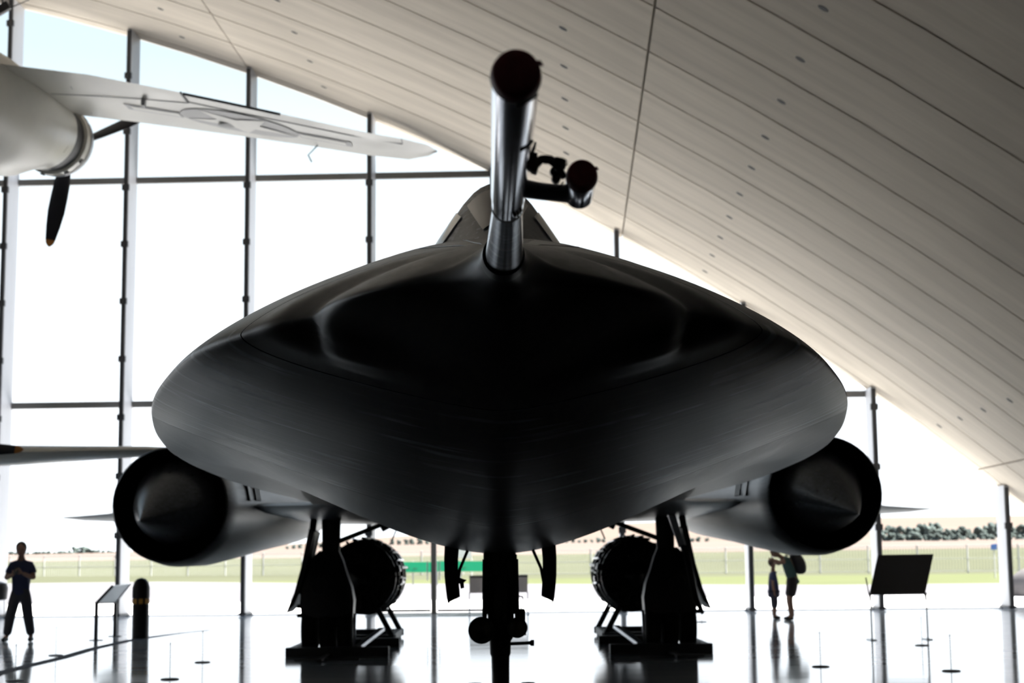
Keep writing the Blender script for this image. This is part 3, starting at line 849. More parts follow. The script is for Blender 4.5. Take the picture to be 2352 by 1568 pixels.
# nose gear doors
for sg in (-1, 1):
    xo = -.352 if sg < 0 else .352
    b = mb(); rings = []
    for f, dx, th in ((0, 0.0, .095), (.3, -.005, .09), (.6, -.003, .088), (.85, .006, .088), (1.0, .016, .080)):
        z = 1.535 - .37 * f
        x = AX + sg * (.355 + dx * -1); i_ = AX + sg * (.355 - dx - th)
        rings.append([Vector((x, DN - .10, z - (.0 if f < 1 else .02))), Vector((x, DN + .95, z)), Vector((i_ + sg * th * .7, DN + .95, z + (.0 if f < 1 else .03))), Vector((i_, DN - .10, z + (.0 if f < 1 else .02)))])
    b.loft(rings)
    o = b.build('nose_gear_door', 'gear_steel', jet)
    mb().tube([(AX + sg * .20, DN - .05, 1.50), (AX + sg * .26, DN - .06, 1.36), (AX + sg * .285, DN - .06, 1.22)], .010, 8).build('door_link', 'black', o, True)
    mb().tube([(AX + sg * .33, DN - .09, 1.17), (AX + sg * .328, DN - .09, 1.13)], .004, 6).build('door_pin', 'black', o)
    if sg < 0:
        mb().prism([P(1042, 1322, DN - .1), P(1072, 1332, DN - .1), P(1065, 1338, DN - .1), P(1066, 1350, DN - .1), P(1058, 1352, DN - .1), P(1056, 1340, DN - .1), P(1044, 1342, DN - .1)], (0, .06, 0)).build('door_latch', 'black', o)

# ---- main gear
DM = 25.2
def main_gear(sg):
    cx = AX + sg * 2.63
    g = mb().tube([(cx + sg * -.03, DM + .1, 2.12), (cx - sg * .03, DM + .05, 1.5), (cx - sg * .03, DM, .75), (cx - sg * .03, DM, .40)], [.15, .14, .125, .12], 18).build('main_gear_leg', 'gear_steel', jet, True, 40)
    for k in (-1, 0, 1):
        w_ = tyre((cx + k * .275, DM, .36), .36, .235, 'main_wheel', g)
        mb().lathe([(-.11, .12), (-.10, .19), (.10, .19), (.11, .12)], (cx + k * .275, DM, .36), (1, 0, 0), 20).build('wheel_hub', 'gear_steel', w_, True, 40)
    hb = mb(); hb.loft([[Vector((cx + sg * ox + wx * sx_, DM - .05 + wy * sy_, z)) for sx_, sy_ in ((-1, -.7), (-.7, -1), (.7, -1), (1, -.7), (1, .7), (.7, 1), (-.7, 1), (-1, .7))] for z, wx, wy, ox in ((.55, .395, .24, 0), (.80, .41, .26, .0), (1.0, .385, .24, .01), (1.2, .32, .2, .02), (1.42, .25, .17, .02), (1.56, .15, .14, -.02))])
    hb.build('gear_housing', 'gear_steel', g, True, 40)
    mb().lathe([(-.1, .13), (0, .15), (.1, .13)], (cx + sg * .10, DM - .22, 1.02), (0, 1, 0), 16).build('actuator_can', 'gear_steel', g, True, 40)
    # outer brace / door strut
    mb().tube([(cx + sg * .22, DM - .05, 2.08), (cx + sg * .30, DM - .05, 1.5), (cx + sg * .40, DM - .05, .9)], [.055, .05, .05], 10).build('outer_strut', 'gear_steel', g, True)
    # inboard drag brace
    mb().tube([(cx - sg * .95, DM + .3, 2.02), (cx - sg * .04, DM, 1.66)], .038, 10).build('drag_brace', 'gear_steel', g, True)
    mb().tube([(cx - sg * .95, DM + .3, 1.98), (cx - sg * .80, DM + .25, 1.90)], .06, 10).build('brace_lug', 'gear_steel', g, True)
    mb().tube([(cx - sg * 1.08, DM + .3, 2.0), (cx - sg * .96, DM + .2, 1.70)], .012, 8).build('brake_line', 'thin_steel', g, True)
    # outer door: long thin plate that ends in a pointed flare
    b = mb(); xo = cx + sg * .40
    b.prism([Vector((xo - sg * .12, DM - .25, 1.90)), Vector((xo + sg * .0, DM - .25, 1.30)), Vector((xo + sg * .10, DM - .25, .93)), Vector((xo + sg * .225, DM - .25, .62)), Vector((xo + sg * .10, DM - .25, .74)), Vector((xo - sg * .0, DM - .25, .98)), Vector((xo - sg * .20, DM - .25, 1.85))], (0, .9, 0))
    dd = b.build('main_gear_door', 'gear_steel', g)
    for z in (.72, .58):
        mb().box((cx + sg * .43, DM - .1, z), (.07, .18, .06)).build('door_hinge', 'gear_steel', g, False, None, .01)
    return g
for sg in (-1, 1): main_gear(sg)
# bright strut that shows only on one side, and its fitting
g_ = mb()
q0, q1 = P(1533, 1150, 24.3), P(1566, 1255, 24.3)
perp = Vector((.06, 0, .02))
mb().prism([q0 - perp, q0 + perp, q1 + perp * .7, q1 - perp * .7], (0, .05, 0)).build('bright_strut', 'gear_bright', jet)
mb().prism([P(1537, 1150, 24.2), P(1546, 1150, 24.2), P(1547, 1172, 24.2), P(1541, 1182, 24.2)], (0, .05, 0)).build('strut_fork', 'black', jet)
mb().box(P(1574, 1256, 24.3), (.14, .1, .06)).build('strut_pin', 'gear_steel', jet, False, None, .01)
mb().tube([P(1574, 1256, 24.3), P(1598, 1372, 24.6), P(1614, 1408, 24.7)], [.05, .05, .03], 8).build('strut_rod', 'gear_steel', jet, True)

# ================================================================== ENGINES ON STANDS, WHEEL CRADLES
def display_engine(sg):
    cx = AX + sg * 2.32; zc = 1.12; d0 = 27.3
    lab = ('black jet engine on a stand, in front of the green banners' if sg < 0 else 'black jet engine on a stand, on the side of the bright gear strut')
    root = thing('jet_engine', (cx, d0 + 1.5, 0), lab, 'engine')
    prof_ = [(0, .30), (0.0, .52), (.05, .60), (.10, .60), (.12, .55), (.5, .57), (.52, .63), (.58, .63), (.60, .58), (1.2, .60), (1.22, .66), (1.30, .66), (1.32, .60), (2.1, .60), (2.12, .65), (2.2, .65), (2.22, .58), (3.6, .54), (4.6, .50), (4.6, .2)]
    b = mb().lathe(prof_, (cx, d0, zc), (0, 1, 0), 40); body_ = b.build('casing', 'engine', root, True, 35)
    mb().lathe([(-.25, .02), (-.15, .12), (0, .22), (.1, .30)], (cx, d0, zc), (0, 1, 0), 24).build('inlet_cone', 'engine', root, True)
    for q in range(20):
        a = 2 * math.pi * q / 20
        mb().box((cx + .41 * math.cos(a), d0 - .01, zc + .41 * math.sin(a)), (.24, .05, .02), Matrix.Rotation(-a, 3, 'Y')).build('guide_vane', 'engine', body_)
    rr = random.Random(3)
    for q in range(16):
        a = (-.2 + q * .22) if sg < 0 else (math.pi + .2 - q * .22)
        r_ = .635 + rr.uniform(0, .03); y0 = d0 + rr.uniform(.1, .6); y1 = d0 + rr.uniform(1.2, 2.6)
        da = rr.uniform(-.2, .2)
        pts_ = [Vector((cx + r_ * math.cos(a + da * f), y0 + (y1 - y0) * f, zc + r_ * math.sin(a + da * f))) for f in (0, .3, .6, 1)]
        mb().tube(pts_, rr.uniform(.012, .028), 7).build('pipe', 'engine_bright' if q % 3 == 0 else 'engine', body_, True)
    for q in range(9):
        a = (-1.1 + q * .33) if sg < 0 else (math.pi + 1.1 - q * .33); y = d0 + rr.uniform(.2, 1.8)
        mb().box((cx + .63 * math.cos(a), y, zc + .63 * math.sin(a)), (.09, rr.uniform(.15, .4), rr.uniform(.08, .18)), Matrix.Rotation(-a, 3, 'Y')).build('accessory_box', 'engine', body_, False, None, .015)
    # stand
    st = mb().box((cx, d0 + .35, .10), (1.16, .14, .12)).build('stand_beam', 'steel_dark', root, False, None, .01)
    mb().box((cx, d0 + 2.6, .10), (1.16, .14, .12)).build('stand_beam', 'steel_dark', root, False, None, .01)
    for s2 in (-1, 1):
        mb().box((cx + s2 * .5, d0 + 1.5, .10), (.12, 2.6, .12)).build('stand_rail', 'steel_dark', root, False, None, .01)
        for dy in (.35, 2.6):
            mb().tube([(cx + s2 * .52, d0 + dy, .12), (cx + s2 * .26, d0 + dy, zc - .52)], .05, 8).build('stand_leg', 'steel_dark', root, True)
            mb().lathe([(-.04, .03), (-.04, .05), (.04, .05), (.04, .03)], (cx + s2 * .5, d0 + dy - .12, .05), (1, 0, 0), 14).build('castor', 'rubber', root, True, 40)
def cradle(sg):
    lab = ('black steel beam cradle round the wheels beside the green banner side engine' if sg < 0 else 'black steel beam cradle round the wheels under the bright gear strut')
    x_in, x_out = sg * 1.64, sg * 3.17
    xm = AX + (x_in + x_out) / 2
    root = thing('wheel_cradle', (xm, 25.3, 0), lab, 'cradle')
    mb().box((xm, 24.35, .068), (1.53, .18, .136)).build('front_beam', 'steel_dark', root, False, None, .008)
    mb().box((AX + sg * 2.2, 27.0, .068), (1.12, .18, .136)).build('rear_beam', 'steel_dark', root, False, None, .008)
    mb().box((AX + sg * 3.12, 25.7, .06), (.10, 2.6, .12)).build('side_beam', 'steel_dark', root, False, None, .008)
    mb().prism([Vector((AX + sg * 2.06, 24.5, .10)), Vector((AX + sg * 2.16, 24.5, .10)), Vector((AX + sg * 1.98, 26.9, .26)), Vector((AX + sg * 1.88, 26.9, .26))], (0, 0, .05)).build('diagonal_bar', 'gear_bright', root)
    mb().tube([(AX + sg * 2.16, 24.34, .13), (AX + sg * 2.16, 24.5, .62)], .022, 8).build('upright_bar', 'gear_bright', root, True)
    mb().box((AX + sg * 2.45, 23.3, .02), (.92, .06, .03)).build('tow_bar', 'steel_dark', root)
    mb().box((AX + sg * 2.52, 23.6, .03), (.07, 1.4, .04)).build('tow_link', 'steel_dark', root)
for sg in (-1, 1): display_engine(sg); cradle(sg)

# ================================================================== WHITE PROPELLER AIRCRAFT HUNG FROM THE ROOF
PHI = R(12)
hd = Vector((math.sin(PHI), math.cos(PHI), 0.0))       # heading
hub = P(160, 338, 29.0)
avx = thing('hanging_aircraft', (hub.x - 1.2, hub.y - 6, hub.z - 1), 'white propeller aircraft hung below the vault, with grey star on its wing', 'aircraft')
def fus(t, r, dz=0.0, sx=1.0, n_=40):
    c = hub - hd * t + Vector((0, 0, dz)); sd = Vector((hd.y, -hd.x, 0))
    return [c + (sd * math.cos(a) * sx + Vector((0, 0, 1)) * math.sin(a)) * r for a in [2 * math.pi * k / n_ for k in range(n_)]]
b = mb().loft([fus(t, r, dz, sx) for t, r, dz, sx in ((.98, .60, 0, 1), (1.0, .655, 0, 1), (1.4, .72, -.03, 1), (2.2, .90, -.16, 1), (3.2, 1.02, -.18, .92), (5.0, 1.0, -.1, .85), (7.0, .80, .05, .8), (9.0, .5, .2, .75), (10.8, .18, .35, .6))])
fus_o = b.build('fuselage', 'white_paint', avx, True, 50)
b = mb().loft([fus(t, r) for t, r in ((.20, .40), (.16, .46), (.18, .53), (.26, .60), (.42, .645), (.62, .655), (.64, .60), (.4, .52))], True, False)
cowl = b.build('cowling', 'white_paint', avx, True, 60)
mb().loft([fus(t, r) for t, r in ((.60, .60), (1.02, .61))], True, False).build('cowl_gap', 'steel_dark', cowl, True)
mb().loft([fus(t, r) for t, r in ((.27, .612), (.32, .632), (.40, .650), (.44, .656))], True, False).build('cowl_band', 'ring_paint', cowl, True)
mb().lathe([(0, .05), (.02, .5), (.1, .5)], hub - hd * .55, -hd, 24).build('engine_face', 'engine', cowl, True, 40)
for a in (R(-70), R(-40), R(-112)):
    sd = Vector((hd.y, -hd.x, 0)); dr_ = sd * math.cos(a) + Vector((0, 0, 1)) * math.sin(a)
    mb().lathe([(-.02, .045), (.03, .045)], hub - hd * .52 + dr_ * .65, dr_, 10).build('exhaust_stub', 'black', cowl, True, 40)
# propeller
pr_o = mb().lathe([(-.02, .02), (0, .09), (.10, .13), (.35, .13)], hub + hd * .12, -hd, 20).build('propeller', 'steel_dark', avx, True, 40)
def blade(a, L_, parent, hubp, side, upv, fwd_, tipname='blade_tip', scale=1.0):
    d_ = side * math.cos(a) + upv * math.sin(a); w_ = d_.cross(fwd_)
    def ring_(f):
        r_ = L_ * f; ch = interp([.06, .15, .35, .6, .85, .97, 1.0], [.05, .085, .145, .155, .115, .07, .012], f) * scale; th_ = .05 * (1 - f) + .010
        tw = R(52 - 34 * f)
        u_ = w_ * math.cos(tw) + fwd_ * math.sin(tw); v_ = fwd_ * math.cos(tw) - w_ * math.sin(tw)
        return [hubp + d_ * r_ + u_ * ch * math.cos(q) + v_ * th_ * math.sin(q) for q in [2 * math.pi * k / 12 for k in range(12)]]
    o = mb().loft([ring_(f) for f in (.06, .12, .2, .35, .5, .65, .8, .93)]).build('blade', 'prop_blade', parent, True, 50)
    mb().loft([ring_(f) for f in (.93, .965, .985, 1.0)]).build(tipname, 'prop_tip', o, True, 50)
sd = Vector((hd.y, -hd.x, 0))
for q in range(3): blade(R(-101 + 120 * q), 1.88, pr_o, hub, sd, Vector((0, 0, 1)), hd)
# starboard wing: lower surface through picture directions at the wing's own depth
LE = [((60, 238), 28.3), ((180, 264), 28.1), ((320, 281), 27.9), ((500, 305), 27.5), ((700, 333), 27.0), ((850, 357), 26.7), ((940, 366), 26.45), ((985, 358), 26.2)]
TE = [((0, 146), 24.9), ((60, 154), 24.9), ((200, 171), 24.9), ((415, 212), 24.9), ((620, 256), 24.9), ((850, 306), 25.0), ((930, 320), 25.15), ((985, 334), 25.5)]
LEp = [P(*q, d) for q, d in LE]; TEp = [P(*q, d) for q, d in TE]
def wpt(i, f, up=0.0):
    k = min(int(i), len(LEp) - 2); t = i - k
    a = LEp[k].lerp(LEp[k + 1], t); c = TEp[k].lerp(TEp[k + 1], t)
    ch = (a - c).length
    camber = .02 * ch * math.sin(math.pi * f)
    thick = .11 * ch * (math.sqrt(max(0, f)) * 1.5 * (1 - f) + .02)
    return a.lerp(c, f) + Vector((0, 0, -camber + up * thick))
fs_ = [0, .01, .03, .08, .16, .28, .42, .58, .75, .9, 1.0]
b = mb(); rings = []
for i in [j * .25 for j in range(29)]:
    rings.append([wpt(i, f) for f in fs_] + [wpt(i, f, 1.0) for f in fs_[::-1][1:-1]])
rings.append([P(1004, 348, 25.85) + Vector((.0, 0, .01 * math.sin(k))) + (rings[-1][k] - rings[-1][0]) * .05 for k in range(len(rings[-1]))])
b.loft(rings)
wing_o = b.build('wing', 'white_paint', avx, True, 60)
def on_wing(poly, m, name, off=.012, sub=6):
    """flat painted mark: polygon in wing coordinates (i, f) laid on the lower surface"""
    pts_ = []
    for k in range(len(poly)):
        a, c = poly[k], poly[(k + 1) % len(poly)]
        for s in range(sub): pts_.append((a[0] + (c[0] - a[0]) * s / sub, a[1] + (c[1] - a[1]) * s / sub))
    mb().prism([wpt(i, f) + Vector((0, 0, -off)) for i, f in pts_], (0, 0, .004)).build(name, m, wing_o)
# star: centre in wing coordinates; metres -> (i, f)
ic, fc = 3.45, .50
def wm(x, y):   # x along the span, y towards the trailing edge, metres
    i = ic + x * 1.02; ch = (wpt(i, 0) - wpt(i, 1)).length
    return (i, fc + y / ch)
circ = [wm(.66 * math.cos(a), .66 * math.sin(a)) for a in [2 * math.pi * k / 28 for k in range(28)]]
on_wing(circ, 'grey_paint', 'star_disc', .012, 1)
star = []
for k in range(10):
    a = R(90 + 36 * k); r_ = .63 if k % 2 == 0 else .25
    star.append(wm(-r_ * math.cos(a), -r_ * math.sin(a)))
for k in range(5):
    on_wing([wm(0, 0), star[(2 * k - 1) % 10], star[2 * k], star[(2 * k + 1) % 10]], 'white_paint', 'star_point', .018, 1)
for sgn in (-1, 1):
    x0, x1 = sgn * .66, sgn * 1.30
    on_wing([wm(x0, -.24), wm(x1, -.24), wm(x1, .10), wm(x0, .10)], 'grey_paint', 'star_bar', .011, 3)
    on_wing([wm(x0 + sgn * .02, -.17), wm(x1 - sgn * .07, -.17), wm(x1 - sgn * .07, .03), wm(x0 + sgn * .02, .03)], 'white_paint', 'bar_field', .017, 3)
def wline(pts_, r_=.006, name='panel_line', m='grey_paint'):
    mb().tube([wpt(i, f) + Vector((0, 0, -.004)) for i, f in pts_], r_, 5).build(name, m, wing_o)
wline([(3.0, .82), (3.4, .81), (4.0, .80), (4.8, .80), (5.9, .80)]); wline([(3.0, .82), (3.0, 1.0)], .02, 'aileron_gap', 'steel_dark'); wline([(5.9, .80), (5.9, 1.0)], .008)
wline([(1.0, .55), (1.8, .62), (2.5, .72), (3.0, .80)]); wline([(1.3, .1), (1.5, .75)])
wline([(3.02, .985), (3.5, .99), (4.1, .99)], .022, 'aileron_edge', 'steel_dark')
mb().box(wpt(2.45, .70) + Vector((0, 0, -.06)), (.05, .16, .12)).build('flap_hinge', 'grey_paint', wing_o)
mb().lathe([(0, .16), (.02, .15), (.03, .05)], wpt(3.28, .42) + Vector((0, 0, -.015)), (0, 0, -1), 20).build('wing_light', 'white_plain', wing_o, True, 40)
p_ = wpt(4.25, .10)
mb().tube([p_ + Vector((0, .0, .02)), P(708, 356, 26.9), P(716, 372, 26.9)], .012, 6).build('pitot_tube', 'cyan_tube', wing_o, True)
# root fillet panel
mb().tube([P(-30, 150, 25.0), P(40, 195, 26.0), P(100, 240, 26.9), P(145, 268, 27.6)], [.16, .13, .10, .05], 10).build('wing_fillet', 'white_paint', avx, True)
# port wing and tail (beyond the frame edge)
b = mb(); rings = []
rootc = hub - hd * 2.6
for x_, ch, dz in ((.6, 3.0, -.1), (4, 2.4, .35), (7.3, 1.4, .85), (7.8, .6, .95)):
    c = rootc - sd * x_ + Vector((0, 0, dz))
    rings.append([c + hd * ch * .5, c + Vector((0, 0, .08 * ch)), c - hd * ch * .5, c - Vector((0, 0, .03 * ch))])
b.loft(rings); b.build('wing', 'white_paint', avx, True, 60)
tc_ = hub - hd * 10.2 + Vector((0, 0, .35))
mb().prism([tc_ + hd * 1.2, tc_ - hd * .6, tc_ - hd * .8 + Vector((0, 0, 1.8)), tc_ - hd * .1 + Vector((0, 0, 1.9))], sd * .10).build('tail_fin', 'white_paint', avx)
mb().prism([tc_ + hd * .9 - sd * .1, tc_ + sd * 2.6 + hd * .2, tc_ + sd * 2.6 - hd * .6, tc_ - hd * .6, tc_ - sd * 2.6 - hd * .6, tc_ - sd * 2.6 + hd * .2], (0, 0, .09)).build('tailplane', 'white_paint', avx)
def roof_above(p):
    s = (p - WO).dot(UW); return roof_z(s)
for t in (3.2, 7.5):
    p = hub - hd * t + Vector((0, 0, .6))
    mb().tube([p, Vector((p.x, p.y, roof_above(p) + .05))], .012, 6).build('suspension_cable', 'steel_dark', avx)
# dark hanger clamp with cable at the arch edge
hp = P(6, 20, 27.0)
hc = thing('hanger_clamp', hp, 'dark steel hanger clamp on a cable under the vault edge', 'clamp')
ctop = Vector((hp.x - .2, hp.y, roof_above(hp) + .05))
mb().box(hp, (.26, .12, .15), Matrix.Rotation(R(-32), 3, 'Y')).build('clamp_body', 'steel_dark', hc, False, None, .02)
mb().tube([hp + Vector((-.3, 0, -.12)), hp + Vector((.1, 0, .05))], .05, 10).build('clamp_bolt', 'steel_dark', hc, True)
ce_ = P(66, 0, 26.6)
up_ = Vector((ce_.x + .5, ce_.y, roof_above(ce_) + .05))
mb().tube([hp + Vector((.05, 0, .0)), P(30, 15, 26.9), ce_, up_], .010, 6).build('cable', 'steel_dark', hc)
mb().tube([hp, ctop], .014, 6).build('cable', 'steel_dark', hc)

# ================================================================== SECOND PROPELLER AIRCRAFT, ITS WING SHOWS BEHIND THE ENGINE POD
DW = 24.6
tipw = P(436, 1034, DW + .3)
zw = tipw.z
wp = thing('parked_aircraft', (-13.2, DW + 2, 0), 'parked aircraft with long white wing and dark orange-tipped propeller', 'aircraft')
b = mb(); rings = []
for (px, yt, yb, dl, ch) in ((-900, 1006, 1085, DW, 2.7), (-300, 1012, 1073, DW, 2.3), (0, 1016, 1062, DW, 1.9), (200, 1019, 1050, DW + .05, 1.5), (330, 1021, 1043, DW + .1, 1.2), (400, 1025, 1040, DW + .2, .9), (436, 1032, 1037, DW + .45, .4)):
    a, c = P(px, yt, dl), P(px, yb, dl); th_ = (a.z - c.z); m_ = (a + c) / 2
    ring = []
    for k in range(16):
        q = 2 * math.pi * k / 16; f = (1 - math.cos(q)) / 2      # 0 leading edge, 1 trailing
        tk = math.sqrt(f + 1e-6) * (1.02 - f) * 2.0
        z = (1 if math.sin(q) >= 0 else -1) * th_ / 2 * min(1.0, abs(tk) * 1.25)
        ring.append(Vector((m_.x, dl + ch * f, m_.z + z)))
    rings.append(ring)
b.loft(rings); b.build('wing', 'white_paint', wp, True, 60)
tipb = P(54, 1032, 23.6)
hub2 = Vector((tipb.x - 1.75, 23.6, tipb.z + .03))
pr2 = mb().lathe([(-.35, .03), (-.2, .12), (0, .2), (.1, .2)], hub2, (0, 1, 0), 18).build('propeller', 'steel_dark', wp, True, 40)
for q in range(3): blade(R(-1 + 120 * q), 1.75, pr2, hub2, Vector((1, 0, 0)), Vector((0, 0, 1)), Vector((0, 1, 0)), 'blade_tip', .72)
mb().lathe([(.1, .3), (.2, .55), (.5, .66), (1.3, .68), (2.4, .5), (3.6, .12)], hub2, (0, 1, 0), 24).build('engine_nacelle', 'white_paint', wp, True, 50)
b = mb(); fx_ = -13.6
b.lathe([(-3.2, .15), (-2.8, .5), (-1.5, .95), (0, 1.15), (3, 1.15), (6, .8), (9, .35), (10, .1)], (fx_, DW + 1, zw - .2), (0, 1, 0), 28); b.build('fuselage', 'white_paint', wp, True, 50)
for xx, yy in ((fx_, DW - 1.4), (hub2.x, 25.2)):
    gl_ = mb().tube([(xx, yy, zw - .2), (xx, yy, .45)], .06, 10).build('gear_leg', 'gear_steel', wp, True)
    tyre((xx, yy, .42), .42, .26, 'wheel', gl_)

# ================================================================== THINGS ON THE FLOOR
# bollard
bp_ = G(322, 1466)
bo = thing('bollard', bp_, 'black round-topped bollard with amber reflector band beside the information lectern', 'bollard')
mb().lathe([(0, .155), (.62, .155), (.63, .150)], bp_, (0, 0, 1), 28).build('post', 'black', bo, True, 40)
mb().lathe([(.63, .150), (.745, .150)], bp_, (0, 0, 1), 28).build('neck', 'black', bo, True, 40)
for k in range(8):
    a = 2 * math.pi * k / 8 + .2
    mb().box(bp_ + Vector((.150 * math.cos(a), .150 * math.sin(a), .69)), (.02, .075, .095), Matrix.Rotation(a, 3, 'Z')).build('reflector', 'amber', bo, False, None, .004)
mb().lathe([(.745, .150), (.755, .165), (.94, .163), (1.04, .135), (1.10, .085), (1.125, .01)], bp_, (0, 0, 1), 28).build('cap', 'black', bo, True, 40)
# dark litter bin at the frame's edge
bp2 = G(-6, 1425)
li_ = thing('litter_bin', bp2, 'dark bin on thin legs by the glass wall behind the man', 'bin')
mb().lathe([(.50, .10), (.52, .22), (.80, .24), (.92, .20), (.96, .05)], bp2, (0, 0, 1), 20).build('drum', 'black', li_, True, 40)
for k in range(3):
    a = 2 * math.pi * k / 3 + .3
    mb().tube([bp2 + Vector((.17 * math.cos(a), .17 * math.sin(a), 0)), bp2 + Vector((.15 * math.cos(a), .15 * math.sin(a), .55))], .012, 6).build('leg', 'steel_dark', li_)

# information lectern: two legs a side, white sloping panel
lec = thing('information_lectern', G(243, 1466), 'information lectern with white sloping panel and black side frame', 'lectern')
f0, f1 = G(221, 1470), G(264, 1461)
dd_ = 30.2
tl = P(221, 1385, f0.y); tr_ = P(265, 1384, f1.y)
for base, top in ((f0, tl), (f1, tr_)):
    mb().box((base + top) / 2, (.06, .06, (top - base).length)).build('leg', 'black', lec)
    mb().box(base + Vector((0, 0, .006)), (.24, .10, .012)).build('foot', 'black', lec)
tl2, tr2 = P(258, 1346, f0.y + .5), P(300, 1341, f1.y + .5)
nrm_ = (tr_ - tl).cross(tl2 - tl).normalized()
mb().prism([tl, tr_, tr2, tl2], nrm_ * -.02).build('panel', 'board_white', lec)
mb().tube([tl, tl2], .030, 6).build('side_frame', 'black', lec)
mb().tube([tr_, tr2], .016, 6).build('side_frame', 'board_grey', lec)
mb().tube([tl, tr_], .014, 6).build('front_edge', 'steel_dark', lec)

# big grey board seen from behind, on thin legs
lb, rb = G(2004, 1470), G(2128, 1482)
bd = thing('information_board', (lb + rb) / 2, 'large dark grey tilted board on thin legs beside the glass wall fin', 'board')
db = 27.2
q = [P(1997, 1366, db), P(2125, 1364, db), P(2144, 1273, db + .45), P(2017, 1275, db + .45)]
mb().prism(q, (0, .025, .008)).build('panel', 'board_dark', bd)
for a, c in ((q[0], G(2002, 1468)), (q[1], G(2128, 1470))):
    g0 = Vector((a.x + .02, db + .02, 0.0))
    mb().tube([g0, Vector((a.x + .02, db + .02, a.z + .03))], .014, 8).build('leg', 'thin_steel', bd, True)
    mb().box(g0 + Vector((0, .05, .008)), (.10, .34, .016)).build('foot', 'thin_steel', bd)
    mb().tube([Vector((a.x + .02, db + .05, a.z - .1)), Vector((a.x + .02, db + .30, a.z + .28))], .012, 8).build('brace', 'thin_steel', bd)
# far grey board behind the nose wheel leg
db2 = 41.0
q = [P(1078, 1362, db2), P(1212, 1360, db2), P(1212, 1322, db2 + .3), P(1078, 1324, db2 + .3)]
b2 = thing('information_board', ((q[0] + q[1]) / 2).to_tuple()[:2] + (0,), 'pale grey board on thin legs by the glass wall behind the nose wheel leg', 'board')
mb().prism(q, (0, .03, .01)).build('panel', 'board_grey', b2)
mb().tube([q[3], q[2]], .03, 6).build('top_edge', 'steel_dark', b2)
for a in (q[0], q[1]):
    mb().tube([Vector((a.x, db2 + .02, 0)), Vector((a.x, db2 + .02, a.z + .02))], .016, 8).build('leg', 'thin_steel', b2, True)
    mb().box((a.x, db2 + .05, .008), (.10, .36, .016)).build('foot', 'thin_steel', b2)

# low barrier posts
st0 = None
POSTS = [((2185, 1541), 'low barrier post standing alone beyond the dark grey board leg towards the added dark floor'), ((2118, 1482), 'low barrier post close beside a leg of the dark grey board'),
         ((1885, 1531), 'low barrier post on bare floor between the bright-strut wheel cradle and the dark board'), ((465, 1521), 'low barrier post on bare floor between the bollard and the wheel cradle'),
         ((390, 1560), 'low barrier post between the curved grey strip and the added dark floor'), ((128, 1505), 'low barrier post beyond the curved grey strip, between man and lectern'),
         ((35, 1563), 'low barrier post on the added dark floor side of the strip, before the man'), ((1612, 1428), 'low barrier post behind the bright-strut landing gear, near the glass wall')]
for (x, y), lab_ in POSTS:
    p = G(x, y)
    if st0 is None:
        st0 = thing('barrier_post', p, lab_, 'barrier post', 'low barrier posts on the floor')
        mb().lathe([(0, .112), (.010, .112), (.016, .09), (.017, .02)], p, (0, 0, 1), 20).build('base_plate', 'steel_dark', st0, True, 40)
        mb().tube([p + Vector((0, 0, .01)), p + Vector((0, 0, .42))], .005, 8).build('rod', 'thin_steel', st0, True)
        mb().lathe([(.41, .006), (.44, .008), (.445, .002)], p, (0, 0, 1), 10).build('rod_cap', 'thin_steel', st0, True)
    else:
        dup(st0, p)['label'] = lab_

# ================================================================== PEOPLE
def skin(name, joints, edges, m, parent, root, sub=2):
    names = list(joints); L = base_of(parent)
    me = bpy.data.meshes.new(name)
    me.from_pydata([Vector(joints[k][0]) - L for k in names], [(names.index(a), names.index(c)) for a, c in edges], [])
    o = bpy.data.objects.new(name, me); COL.objects.link(o)
    o.modifiers.new('s', 'SKIN').use_smooth_shade = True
    mm = o.modifiers.new('u', 'SUBSURF'); mm.levels = sub; mm.render_levels = sub
    lay = me.skin_vertices[0].data
    for i, k in enumerate(names):
        r_ = joints[k][1]; lay[i].radius = r_ if isinstance(r_, tuple) else (r_, r_)
        lay[i].use_root = (k == root)
    bpy.context.view_layer.update()
    dg = bpy.context.evaluated_depsgraph_get()
    me2 = bpy.data.meshes.new_from_object(o.evaluated_get(dg))
    bpy.data.objects.remove(o)
    me2.name = name; me2.materials.clear(); me2.materials.append(MATS[m])
    for p in me2.polygons: p.use_smooth = True
    o = bpy.data.objects.new(name, me2); COL.objects.link(o)
    if parent: o.parent = parent
    return o
